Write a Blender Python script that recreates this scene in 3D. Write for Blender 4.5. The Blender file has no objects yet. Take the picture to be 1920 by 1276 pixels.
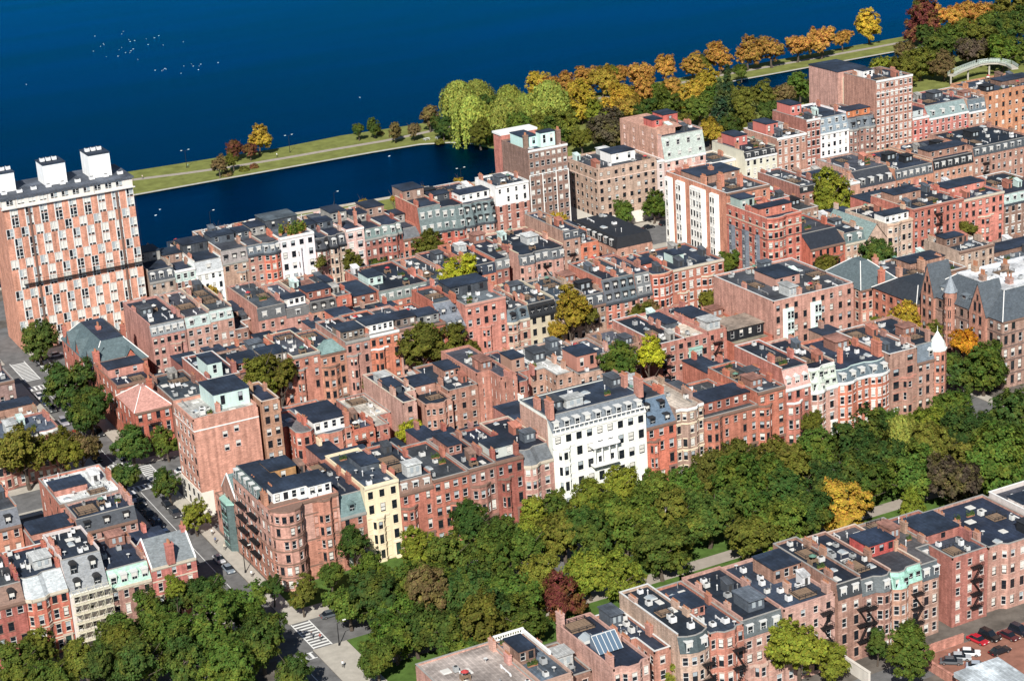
import bpy, math, random
from math import sin, cos, pi, radians, sqrt, atan2

sc = bpy.context.scene
# ------------------------------------------------------------------ camera
cam_d = bpy.data.cameras.new("camera"); cam = bpy.data.objects.new("camera", cam_d)
sc.collection.objects.link(cam); sc.camera = cam
cam_d.sensor_width = 36.0; cam_d.lens = 3712.0 / 1920.0 * 36.0
cam_d.clip_start = 1.0; cam_d.clip_end = 9000.0
from mathutils import Matrix, Vector
_A, _P, _R = radians(26.709), radians(19.327), radians(-3.728)
_F = Vector((sin(_A) * cos(_P), cos(_A) * cos(_P), -sin(_P)))
_r0 = Vector((cos(_A), -sin(_A), 0)); _u0 = _r0.cross(_F)
_RT = _r0 * cos(_R) + _u0 * sin(_R); _UP = -_r0 * sin(_R) + _u0 * cos(_R)
_M = Matrix((_RT, _UP, -_F)).transposed().to_4x4()
_M.translation = Vector((-134.954, -368.676, 190.0))
cam.matrix_world = _M
# ------------------------------------------------------------------ sky, sun, exposure
SUN_AZ, SUN_EL = radians(35.0), radians(39.0)     # azimuth from -Y towards -X
w = bpy.data.worlds.new("World"); sc.world = w; w.use_nodes = True
nt = w.node_tree; bg = nt.nodes["Background"]
sky = nt.nodes.new("ShaderNodeTexSky"); sky.sky_type = 'NISHITA'; sky.sun_disc = False
sky.sun_elevation = SUN_EL; sky.sun_rotation = pi + SUN_AZ
sky.air_density = 1.0; sky.dust_density = 0.3; sky.ozone_density = 2.0
nt.links.new(sky.outputs[0], bg.inputs[0]); bg.inputs[1].default_value = 0.054
sun_d = bpy.data.lights.new("sun", 'SUN'); sun_d.energy = 5.0; sun_d.angle = radians(0.55); sun_d.color = (1.0, 0.96, 0.89)
sun = bpy.data.objects.new("sun", sun_d); sc.collection.objects.link(sun)
_sd = Vector((-sin(SUN_AZ) * cos(SUN_EL), -cos(SUN_AZ) * cos(SUN_EL), sin(SUN_EL)))
sun.rotation_euler = _sd.to_track_quat('Z', 'Y').to_euler(); sun.location = (0, -100, 300)
vs = sc.view_settings; vs.view_transform = 'Standard'; vs.look = 'None'; vs.exposure = 0.44; vs.gamma = 1.0
vs.use_curve_mapping = False
sc.cycles.max_bounces = 6; sc.cycles.diffuse_bounces = 3; sc.cycles.glossy_bounces = 3; sc.cycles.transparent_max_bounces = 4
LINK = sc.collection.objects.link

# ------------------------------------------------------------------ materials
def mat(name, base=None, rough=0.8, noise=None, nscale=1.0, spec=0.3, objcol=False, bump=0.0, bscale=8.0, metal=0.0, streak=0.0, island=0.0, trans=None, brick=False):
    m = bpy.data.materials.new(name); m.use_nodes = True
    n = m.node_tree.nodes; l = m.node_tree.links; b = n["Principled BSDF"]
    b.inputs["Roughness"].default_value = rough; b.inputs["Metallic"].default_value = metal
    b.inputs["Specular IOR Level"].default_value = spec
    col = None
    if objcol:
        oi = n.new("ShaderNodeObjectInfo"); col = oi.outputs["Color"]
    else:
        rgb = n.new("ShaderNodeRGB"); rgb.outputs[0].default_value = (*base, 1); col = rgb.outputs[0]
    tc = n.new("ShaderNodeTexCoord")
    geo = n.new("ShaderNodeNewGeometry")
    def mul(c, fac_out, lo, hi):
        mr = n.new("ShaderNodeMapRange"); mr.inputs[3].default_value = lo; mr.inputs[4].default_value = hi
        l.new(fac_out, mr.inputs[0])
        mx = n.new("ShaderNodeMix"); mx.data_type = 'RGBA'; mx.blend_type = 'MULTIPLY'; mx.inputs[0].default_value = 1
        l.new(c, mx.inputs[6]); l.new(mr.outputs[0], mx.inputs[7]); return mx.outputs[2]
    if noise:
        t = n.new("ShaderNodeTexNoise"); t.inputs["Scale"].default_value = nscale; t.inputs["Detail"].default_value = 5; t.inputs["Roughness"].default_value = 0.65
        l.new(geo.outputs["Position"], t.inputs["Vector"])
        t2 = n.new("ShaderNodeMapRange"); t2.inputs[1].default_value = 0.3; t2.inputs[2].default_value = 0.7; l.new(t.outputs[0], t2.inputs[0])
        col = mul(col, t2.outputs[0], 1 - noise, 1 + noise)
    if streak:
        mp = n.new("ShaderNodeMapping"); mp.inputs["Scale"].default_value = (1.2, 1.2, 0.12); l.new(geo.outputs["Position"], mp.inputs["Vector"])
        t = n.new("ShaderNodeTexNoise"); t.inputs["Scale"].default_value = 1.0; t.inputs["Detail"].default_value = 3; l.new(mp.outputs[0], t.inputs["Vector"])
        t2 = n.new("ShaderNodeMapRange"); t2.inputs[1].default_value = 0.35; t2.inputs[2].default_value = 0.65; l.new(t.outputs[0], t2.inputs[0])
        col = mul(col, t2.outputs[0], 1 - streak, 1 + streak * 0.5)
    if brick:
        # courses of brick: fine horizontal and vertical variation
        mp = n.new("ShaderNodeMapping"); mp.inputs["Scale"].default_value = (2.2, 2.2, 6.5); l.new(geo.outputs["Position"], mp.inputs["Vector"])
        v = n.new("ShaderNodeTexVoronoi"); v.inputs["Scale"].default_value = 1.0; l.new(mp.outputs[0], v.inputs["Vector"])
        sep = n.new("ShaderNodeSeparateColor"); l.new(v.outputs["Color"], sep.inputs[0])
        col = mul(col, sep.outputs[0], 0.8, 1.2)
    if island:
        col = mul(col, geo.outputs["Random Per Island"], 1 - island, 1 + island)
    l.new(col, b.inputs["Base Color"])
    if bump:
        t = n.new("ShaderNodeTexNoise"); t.inputs["Scale"].default_value = bscale; t.inputs["Detail"].default_value = 4; l.new(geo.outputs["Position"], t.inputs["Vector"])
        bp = n.new("ShaderNodeBump"); bp.inputs["Strength"].default_value = bump; bp.inputs["Distance"].default_value = 0.05
        l.new(t.outputs[0], bp.inputs["Height"]); l.new(bp.outputs[0], b.inputs["Normal"])
    return m

M_wall = mat("brick_wall", objcol=True, rough=0.9, noise=0.2, nscale=0.55, spec=0.15, streak=0.26, brick=True)
M_stone = mat("painted_stone", objcol=True, rough=0.75, noise=0.06, nscale=0.7, spec=0.25, streak=0.09)
def roofmat():
    m = bpy.data.materials.new("flat_roofing"); m.use_nodes = True
    n = m.node_tree.nodes; l = m.node_tree.links; b = n["Principled BSDF"]; b.inputs["Roughness"].default_value = 0.72; b.inputs["Specular IOR Level"].default_value = 0.35
    oi = n.new("ShaderNodeObjectInfo"); geo = n.new("ShaderNodeNewGeometry")
    def noise(sc, lo, hi, det=4, src=None, a=.35, z=.65):
        t = n.new("ShaderNodeTexNoise"); t.inputs["Scale"].default_value = sc; t.inputs["Detail"].default_value = det; t.inputs["Roughness"].default_value = .6
        l.new(src or geo.outputs["Position"], t.inputs["Vector"]); r = n.new("ShaderNodeMapRange"); r.inputs[1].default_value = a; r.inputs[2].default_value = z; r.inputs[3].default_value = lo; r.inputs[4].default_value = hi; l.new(t.outputs[0], r.inputs[0]); return r.outputs[0]
    def mul(a_, b_):
        k = n.new("ShaderNodeMath"); k.operation = 'MULTIPLY'; l.new(a_, k.inputs[0]); l.new(b_, k.inputs[1]); return k.outputs[0]
    # seams of the rolled felt: thin paler lines across each roof
    wv = n.new("ShaderNodeTexWave"); wv.wave_type = 'BANDS'; wv.bands_direction = 'X'; wv.inputs["Scale"].default_value = 0.33; wv.inputs["Distortion"].default_value = 0.25; wv.inputs["Detail"].default_value = 1
    l.new(geo.outputs["Position"], wv.inputs["Vector"]); r = n.new("ShaderNodeMapRange"); r.inputs[1].default_value = .965; r.inputs[2].default_value = 1.0; r.inputs[3].default_value = 1.0; r.inputs[4].default_value = 1.5; l.new(wv.outputs["Fac"], r.inputs[0])
    v = n.new("ShaderNodeTexVoronoi"); v.inputs["Scale"].default_value = .22; v.distance = 'CHEBYCHEV'; l.new(geo.outputs["Position"], v.inputs["Vector"]); sp = n.new("ShaderNodeSeparateColor"); l.new(v.outputs["Color"], sp.inputs[0]); r2 = n.new("ShaderNodeMapRange"); r2.inputs[3].default_value = .8; r2.inputs[4].default_value = 1.2; l.new(sp.outputs[0], r2.inputs[0])
    f = mul(mul(noise(.16, .6, 1.35), noise(1.3, .8, 1.2)), mul(r.outputs[0], r2.outputs[0]))
    mx = n.new("ShaderNodeMix"); mx.data_type = 'RGBA'; mx.blend_type = 'MULTIPLY'; mx.inputs[0].default_value = 1; l.new(oi.outputs["Color"], mx.inputs[6]); l.new(f, mx.inputs[7])
    # dust and old gravel in drifts
    mx2 = n.new("ShaderNodeMix"); mx2.data_type = 'RGBA'; l.new(noise(.42, 0, .14, 5, None, .6, .85), mx2.inputs[0]); l.new(mx.outputs[2], mx2.inputs[6]); mx2.inputs[7].default_value = (.17, .155, .14, 1)
    l.new(mx2.outputs[2], b.inputs["Base Color"]); return m
M_roof = roofmat()
M_slate = mat("slate", objcol=True, rough=0.6, noise=0.18, nscale=0.9, spec=0.4, brick=True)
M_trim = mat("trim", objcol=True, rough=0.7, noise=0.12, nscale=1.2, spec=0.3)
M_metal = mat("painted_metal", objcol=True, rough=0.45, noise=0.05, nscale=2, spec=0.5)
M_white = mat("white_paint", (0.62, 0.62, 0.60), rough=0.6, spec=0.35)
M_darkframe = mat("dark_frame", (0.03, 0.03, 0.032), rough=0.5)
M_glass = mat("window_glass", (0.012, 0.016, 0.022), rough=0.06, spec=0.6)
M_blind = mat("window_blind", (0.62, 0.6, 0.55), rough=0.5, spec=0.5)
M_palepane = mat("pale_window", (0.34, 0.38, 0.4), rough=0.2, spec=0.6)  # pale pane colour: curtained glass, and sky reflection painted onto glass
M_spand = mat("dark_spandrel", (0.05, 0.05, 0.05), rough=0.5)
M_iron = mat("black_iron", (0.012, 0.012, 0.014), rough=0.6)
M_pot = mat("clay_pot", (0.36, 0.16, 0.09), rough=0.9)
M_wood = mat("weathered_wood", (0.22, 0.15, 0.10), rough=0.85, noise=0.25, nscale=2)
M_copper = mat("green_copper", (0.30, 0.50, 0.43), rough=0.7, noise=0.12, nscale=1.2)
M_asph = mat("asphalt", (0.14, 0.138, 0.137), rough=0.95, noise=0.3, nscale=0.35, spec=0.15)
M_conc = mat("concrete", (0.40, 0.37, 0.32), rough=0.9, noise=0.14, nscale=0.5, spec=0.2)
M_yard = mat("yard_paving", (0.13, 0.115, 0.1), rough=0.95, noise=0.4, nscale=0.22, spec=0.1)
M_paint = mat("road_paint", (0.7, 0.7, 0.68), rough=0.7, noise=0.12, nscale=1.5)
M_lawn = mat("lawn", (0.075, 0.13, 0.03), rough=1.0, noise=0.35, nscale=0.35, spec=0.05)
M_lawn2 = mat("dry_lawn", (0.17, 0.185, 0.055), rough=1.0, noise=0.3, nscale=0.22, spec=0.05)
M_path = mat("gravel_path", (0.33, 0.29, 0.25), rough=1.0, noise=0.12, nscale=0.5, spec=0.1)
M_bark = mat("bark", (0.09, 0.07, 0.055), rough=1.0, noise=0.3, nscale=2)
M_tyre = mat("tyre", (0.012, 0.012, 0.012), rough=0.9)
M_rim = mat("rim", (0.45, 0.45, 0.46), rough=0.3, metal=0.8)
M_car = mat("car_paint", objcol=True, rough=0.25, spec=0.6)
M_lamp = mat("lamp_glass", (0.8, 0.8, 0.75), rough=0.2)
M_cloth = mat("clothing", objcol=True, rough=0.9)
M_skin = mat("skin", (0.45, 0.27, 0.19), rough=0.6)
M_feather = mat("feathers", (0.85, 0.85, 0.85), rough=0.8)

def leafmat():
    m = bpy.data.materials.new("leaves"); m.use_nodes = True
    n = m.node_tree.nodes; l = m.node_tree.links; b = n["Principled BSDF"]
    b.inputs["Roughness"].default_value = 0.75; b.inputs["Specular IOR Level"].default_value = 0.12
    oi = n.new("ShaderNodeObjectInfo"); geo = n.new("ShaderNodeNewGeometry"); tc = n.new("ShaderNodeTexCoord")
    hs = n.new("ShaderNodeHueSaturation")
    r = n.new("ShaderNodeMapRange"); r.inputs[3].default_value = 0.47; r.inputs[4].default_value = 0.53; l.new(geo.outputs["Random Per Island"], r.inputs[0])
    t = n.new("ShaderNodeTexNoise"); t.inputs["Scale"].default_value = 0.55; t.inputs["Detail"].default_value = 2
    l.new(geo.outputs["Position"], t.inputs["Vector"])
    r2 = n.new("ShaderNodeMapRange"); r2.inputs[1].default_value = 0.3; r2.inputs[2].default_value = 0.7; r2.inputs[3].default_value = 0.66; r2.inputs[4].default_value = 1.34; l.new(t.outputs[0], r2.inputs[0])
    r3 = n.new("ShaderNodeMapRange"); r3.inputs[3].default_value = 0.7; r3.inputs[4].default_value = 1.3
    mm = n.new("ShaderNodeMath"); mm.operation = 'FRACT'; m2 = n.new("ShaderNodeMath"); m2.operation = 'MULTIPLY'; m2.inputs[1].default_value = 17.3
    l.new(geo.outputs["Random Per Island"], m2.inputs[0]); l.new(m2.outputs[0], mm.inputs[0]); l.new(mm.outputs[0], r3.inputs[0])
    v = n.new("ShaderNodeMath"); v.operation = 'MULTIPLY'; l.new(r2.outputs[0], v.inputs[0]); l.new(r3.outputs[0], v.inputs[1])
    # yellow-olive patches in each crown: turning leaves, plus yellow highlights put into the colour
    ty = n.new("ShaderNodeTexNoise"); ty.inputs["Scale"].default_value = 0.24; ty.inputs["Detail"].default_value = 3; l.new(geo.outputs["Position"], ty.inputs["Vector"])
    ry = n.new("ShaderNodeMapRange"); ry.inputs[1].default_value = .46; ry.inputs[2].default_value = .68; ry.inputs[3].default_value = 0; ry.inputs[4].default_value = .36; l.new(ty.outputs[0], ry.inputs[0])
    my = n.new("ShaderNodeMix"); my.data_type = 'RGBA'; l.new(ry.outputs[0], my.inputs[0]); l.new(oi.outputs["Color"], my.inputs[6]); my.inputs[7].default_value = (.25, .235, .03, 1)
    l.new(my.outputs[2], hs.inputs["Color"]); l.new(r.outputs[0], hs.inputs["Hue"]); l.new(v.outputs[0], hs.inputs["Value"])
    l.new(hs.outputs[0], b.inputs["Base Color"])
    tr = n.new("ShaderNodeBsdfTranslucent"); l.new(hs.outputs[0], tr.inputs[0])
    mx = n.new("ShaderNodeMixShader"); mx.inputs[0].default_value = 0.38
    l.new(b.outputs[0], mx.inputs[1]); l.new(tr.outputs[0], mx.inputs[2]); l.new(mx.outputs[0], n["Material Output"].inputs[0])
    return m
M_leaf = leafmat()

def watermat():
    m = bpy.data.materials.new("river_water"); m.use_nodes = True
    n = m.node_tree.nodes; l = m.node_tree.links; n.remove(n["Principled BSDF"])
    df = n.new("ShaderNodeBsdfDiffuse"); df.inputs[0].default_value = (0.0, 0.0030, 0.0125, 1)
    gl = n.new("ShaderNodeBsdfGlossy"); gl.inputs["Color"].default_value = (0.006, 0.34, 0.80, 1); gl.inputs["Roughness"].default_value = 0.16
    geo = n.new("ShaderNodeNewGeometry")
    mp = n.new("ShaderNodeMapping"); mp.inputs["Scale"].default_value = (0.16, 0.5, 1); mp.inputs["Rotation"].default_value = (0, 0, 0.3); l.new(geo.outputs["Position"], mp.inputs["Vector"])
    t = n.new("ShaderNodeTexNoise"); t.inputs["Scale"].default_value = 0.8; t.inputs["Detail"].default_value = 7; t.inputs["Roughness"].default_value = 0.68; l.new(mp.outputs[0], t.inputs["Vector"])
    bp = n.new("ShaderNodeBump"); bp.inputs["Strength"].default_value = 0.8; bp.inputs["Distance"].default_value = 0.9
    l.new(t.outputs[0], bp.inputs["Height"]); l.new(bp.outputs[0], gl.inputs["Normal"]); l.new(bp.outputs[0], df.inputs["Normal"])
    mp2 = n.new("ShaderNodeMapping"); mp2.inputs["Scale"].default_value = (0.006, 0.03, 1); mp2.inputs["Rotation"].default_value = (0, 0, 0.5); l.new(geo.outputs["Position"], mp2.inputs["Vector"])
    t2 = n.new("ShaderNodeTexNoise"); t2.inputs["Scale"].default_value = 1.0; t2.inputs["Detail"].default_value = 4; l.new(mp2.outputs[0], t2.inputs["Vector"])
    rr = n.new("ShaderNodeMapRange"); rr.inputs[1].default_value = .3; rr.inputs[2].default_value = .7; rr.inputs[3].default_value = .10; rr.inputs[4].default_value = .26; l.new(t2.outputs[0], rr.inputs[0]); l.new(rr.outputs[0], gl.inputs["Roughness"])
    fr = n.new("ShaderNodeFresnel"); fr.inputs[0].default_value = 1.33
    pw = n.new("ShaderNodeMath"); pw.operation = 'POWER'; pw.inputs[1].default_value = 1.7; l.new(fr.outputs[0], pw.inputs[0]); mu = n.new("ShaderNodeMath"); mu.operation = 'MULTIPLY'; mu.use_clamp = True; mu.inputs[1].default_value = 3.5; l.new(pw.outputs[0], mu.inputs[0])
    wr = n.new("ShaderNodeMapRange"); wr.inputs[1].default_value = .3; wr.inputs[2].default_value = .7; wr.inputs[3].default_value = 3.05; wr.inputs[4].default_value = 3.75; l.new(t2.outputs[0], wr.inputs[0]); l.new(wr.outputs[0], mu.inputs[1])
    mx = n.new("ShaderNodeMixShader"); l.new(mu.outputs[0], mx.inputs[0]); l.new(df.outputs[0], mx.inputs[1]); l.new(gl.outputs[0], mx.inputs[2]); l.new(mx.outputs[0], n["Material Output"].inputs[0])
    return m
M_water = watermat()

# ------------------------------------------------------------------ mesh builder
class MB:
    def __init__(s): s.v = []; s.f = []; s.m = []
    def q(s, *pts, mi=0):
        i = len(s.v); s.v.extend(pts); s.f.append(tuple(range(i, i + len(pts)))); s.m.append(mi)
    def hexa(s, b, t, mi=0):      # b, t: 4 points each, counter-clockwise seen from above
        i = len(s.v); s.v.extend(b); s.v.extend(t)
        for a in ((3, 2, 1, 0), (4, 5, 6, 7), (0, 1, 5, 4), (1, 2, 6, 5), (2, 3, 7, 6), (3, 0, 4, 7)):
            s.f.append(tuple(i + k for k in a)); s.m.append(mi)
    def box(s, x0, y0, z0, x1, y1, z1, mi=0):
        s.hexa([(x0, y0, z0), (x1, y0, z0), (x1, y1, z0), (x0, y1, z0)], [(x0, y0, z1), (x1, y0, z1), (x1, y1, z1), (x0, y1, z1)], mi)
    def prism(s, pl, z0, z1, mi=0, top=None, cap=True):   # pl counter-clockwise
        top = top or pl; n = len(pl); i = len(s.v)
        s.v.extend([(x, y, z0) for x, y in pl]); s.v.extend([(x, y, z1) for x, y in top])
        for k in range(n):
            s.f.append((i + k, i + (k + 1) % n, i + n + (k + 1) % n, i + n + k)); s.m.append(mi)
        if cap:
            s.f.append(tuple(i + n + k for k in range(n))); s.m.append(mi)
            s.f.append(tuple(i + n - 1 - k for k in range(n))); s.m.append(mi)
    def cyl(s, x, y, z0, z1, r0, r1=None, n=8, mi=0):
        r1 = r0 if r1 is None else r1
        a = [2 * pi * k / n for k in range(n)]
        s.prism([(x + r0 * cos(t), y + r0 * sin(t)) for t in a], z0, z1, mi, [(x + r1 * cos(t), y + r1 * sin(t)) for t in a])
    def tube(s, p, q, r0, r1=None, n=6, mi=0):
        r1 = r0 if r1 is None else r1
        p = Vector(p); q = Vector(q); d = (q - p)
        if d.length < 1e-6: return
        d.normalize(); u = d.orthogonal().normalized(); w_ = d.cross(u); i = len(s.v)
        for c, r in ((p, r0), (q, r1)):
            for k in range(n):
                t = 2 * pi * k / n; s.v.append(tuple(c + u * (r * cos(t)) + w_ * (r * sin(t))))
        for k in range(n):
            s.f.append((i + k, i + (k + 1) % n, i + n + (k + 1) % n, i + n + k)); s.m.append(mi)
        s.f.append(tuple(i + n + k for k in range(n))); s.m.append(mi); s.f.append(tuple(i + n - 1 - k for k in range(n))); s.m.append(mi)
    def mesh(s, name, mats, off=(0, 0, 0)):
        me = bpy.data.meshes.new(name)
        ox, oy, oz = off
        me.from_pydata([(a - ox, b - oy, c - oz) for a, b, c in s.v], [], s.f)
        for m in mats: me.materials.append(m)
        if len(mats) > 1: me.polygons.foreach_set("material_index", s.m)
        return me
    def build(s, name, mats, parent=None, color=None):
        if not s.f: return None
        if not isinstance(mats, (list, tuple)): mats = [mats]
        off = parent.location if parent is not None else (0, 0, 0)
        if parent is not None and parent.parent is not None: off = tuple(a + b for a, b in zip(parent.location, parent.parent.location))
        o = bpy.data.objects.new(name, s.mesh(name, mats, off)); LINK(o)
        if parent is not None: o.parent = parent
        if color: o.color = (*color, 1)
        return o

def inst(name, me, loc, parent=None, rz=0.0, scale=(1, 1, 1), color=None):
    o = bpy.data.objects.new(name, me); LINK(o)
    if parent is not None:
        o.parent = parent; pl = parent.location
        o.location = (loc[0] - pl[0], loc[1] - pl[1], loc[2] - pl[2])
    else: o.location = loc
    o.rotation_euler = (0, 0, rz); o.scale = scale
    if color: o.color = (*color, 1)
    return o
def empty(name, loc, label, cat, group=None):
    o = bpy.data.objects.new(name, None); LINK(o); o.location = loc; o.empty_display_size = 0.5
    return tag(o, label, cat, group)
def tag(o, label, cat, group=None):
    o["label"] = label; o["category"] = cat
    if group: o["group"] = group
    return o
def struct(o, kind="structure", label=None):
    o["kind"] = kind
    if label: o["label"] = label
    return o

# ------------------------------------------------------------------ shared small meshes
def window_mesh(kind, dark, arched=False):
    b = MB(); fm = 1
    g = 0.14
    if kind == 'dark':   b.q((-.5, g, 0), (.5, g, 0), (.5, g, 1), (-.5, g, 1), mi=0)
    elif kind == 'half': b.q((-.5, g, 0), (.5, g, 0), (.5, g, .55), (-.5, g, .55), mi=0); b.q((-.5, g, .55), (.5, g, .55), (.5, g, 1), (-.5, g, 1), mi=3)
    elif kind == 'blind': b.q((-.5, g, 0), (.5, g, 0), (.5, g, .12), (-.5, g, .12), mi=0); b.q((-.5, g, .12), (.5, g, .12), (.5, g, 1), (-.5, g, 1), mi=3)
    else: b.q((-.5, g, 0), (.5, g, 0), (.5, g, .5), (-.5, g, .5), mi=0); b.q((-.5, g, .5), (.5, g, .5), (.5, g, 1), (-.5, g, 1), mi=4)  # upper sash painted pale as if reflecting the sky
    a, h = .062, .036
    b.box(-.5, .05, 0, -.5 + a, g - .01, 1, 1); b.box(.5 - a, .05, 0, .5, g - .01, 1, 1)
    b.box(-.5 + a, .05, 0, .5 - a, g - .01, h, 1); b.box(-.5 + a, .05, 1 - h, .5 - a, g - .01, 1, 1)
    b.box(-.5 + a, .06, .485, .5 - a, g - .01, .525, 1)
    b.box(-.62, -.10, -.075, .62, .05, -.002, 2)
    if arched:
        b.prism([(-.6, 1.002), (.6, 1.002), (.5, 1.14), (.2, 1.24), (-.2, 1.24), (-.5, 1.14)], -.08, .05, 2)
        n = len(b.v); 
        for k in range(n - 12, n): x, z, y = b.v[k]; b.v[k] = (x, y, z)
    else:
        b.box(-.62, -.06, 1.002, .62, .05, 1.11, 2)
    me = b.mesh("window", [M_glass, M_darkframe if dark else M_white, M_trim, M_blind, M_palepane]); return me
WIN = {(k, d): window_mesh(k, d) for k in ('dark', 'half', 'blind', 'sky') for d in (0, 1)}
WINA = {(k, d): window_mesh(k, d, True) for k in ('dark', 'half', 'blind', 'sky') for d in (0, 1)}

def dormer_mesh(kind):
    b = MB()   # local: front plane y=0 facing -y, x -0.5..0.5, z 0..1 ; body reaches back 1.6
    b.hexa([(-.6, .03, 0), (.6, .03, 0), (.6, 1.5, 0), (-.6, 1.5, 0)], [(-.6, .03, 1.04), (.6, .03, 1.04), (.6, 1.5, 1.04), (-.6, 1.5, 1.04)], 0)
    b.box(-.66, -.06, -.08, .66, .03, -.001, 1)
    b.box(-.60, -.04, 0, -.47, .028, 1.03, 1); b.box(.47, -.04, 0, .60, .028, 1.03, 1); b.box(-.47, -.04, .93, .47, .028, 1.03, 1)
    if kind == 'gable':
        b.hexa([(-.74, -.14, 1.05), (.74, -.14, 1.05), (.74, 1.6, 1.05), (-.74, 1.6, 1.05)], [(-.06, -.14, 1.42), (.06, -.14, 1.42), (.06, 1.6, 1.42), (-.06, 1.6, 1.42)], 1)
    elif kind == 'arch':
        pts = [(-.72, 1.05), (.72, 1.05), (.62, 1.22), (.3, 1.34), (-.3, 1.34), (-.62, 1.22)]
        i = len(b.v); n = 6
        b.v.extend([(x, -.14, z) for x, z in pts]); b.v.extend([(x, 1.6, z) for x, z in pts])
        for k in range(n): b.f.append((i + (k + 1) % n, i + k, i + n + k, i + n + (k + 1) % n)); b.m.append(1)
        b.f.append(tuple(i + k for k in range(n))); b.m.append(1); b.f.append(tuple(i + n + n - 1 - k for k in range(n))); b.m.append(1)
    else:
        b.box(-.7, -.12, 1.05, .7, 1.6, 1.16, 1)
    return b
def dormer_set():
    out = {}
    for kind in ('gable', 'arch', 'flat'):
        for t, tm in (('w', M_white), ('d', M_darkframe), ('o', M_trim)):
            out[kind, t] = dormer_mesh(kind).mesh("dormer", [M_slate, tm])
    return out
DORM = dormer_set()
def dwin(kind):
    b = MB(); b.q((-.47, .02, 0), (.47, .02, 0), (.47, .02, .93), (-.47, .02, .93), mi=0)
    if kind: b.q((-.44, .012, .5), (.44, .012, .5), (.44, .012, .9), (-.44, .012, .9), mi=2)
    b.box(-.47, -.02, .44, .47, .008, .49, 1); b.box(-.02, -.015, .0, .02, .006, .44, 1); return b.mesh("window", [M_glass, M_white, M_blind])
DWIN = [dwin(0), dwin(1)]
def dormer(root, me, loc, rz, scale, color, r):
    o = inst("dormer", me, loc, root, rz, scale, color); c = bpy.data.objects.new("window", r.choice(DWIN)); LINK(c); c.parent = o; return o
def chim_mesh(n):
    b = MB(); b.box(-.5, -.5, 0, .5, .5, .86, 0); b.box(-.56, -.56, .861, .56, .56, .93, 1)
    b.box(-.53, -.53, .70, .53, .53, .76, 1)
    for k in range(n):
        y = -.36 + .72 * k / max(1, n - 1) if n > 1 else 0
        b.cyl(0, y, .931, 1.1, .16, .13, 6, 2)
    return b.mesh("chimney", [M_wall, M_trim, M_pot])
CHIM = [chim_mesh(n) for n in (0, 2, 3, 4)]
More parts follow.
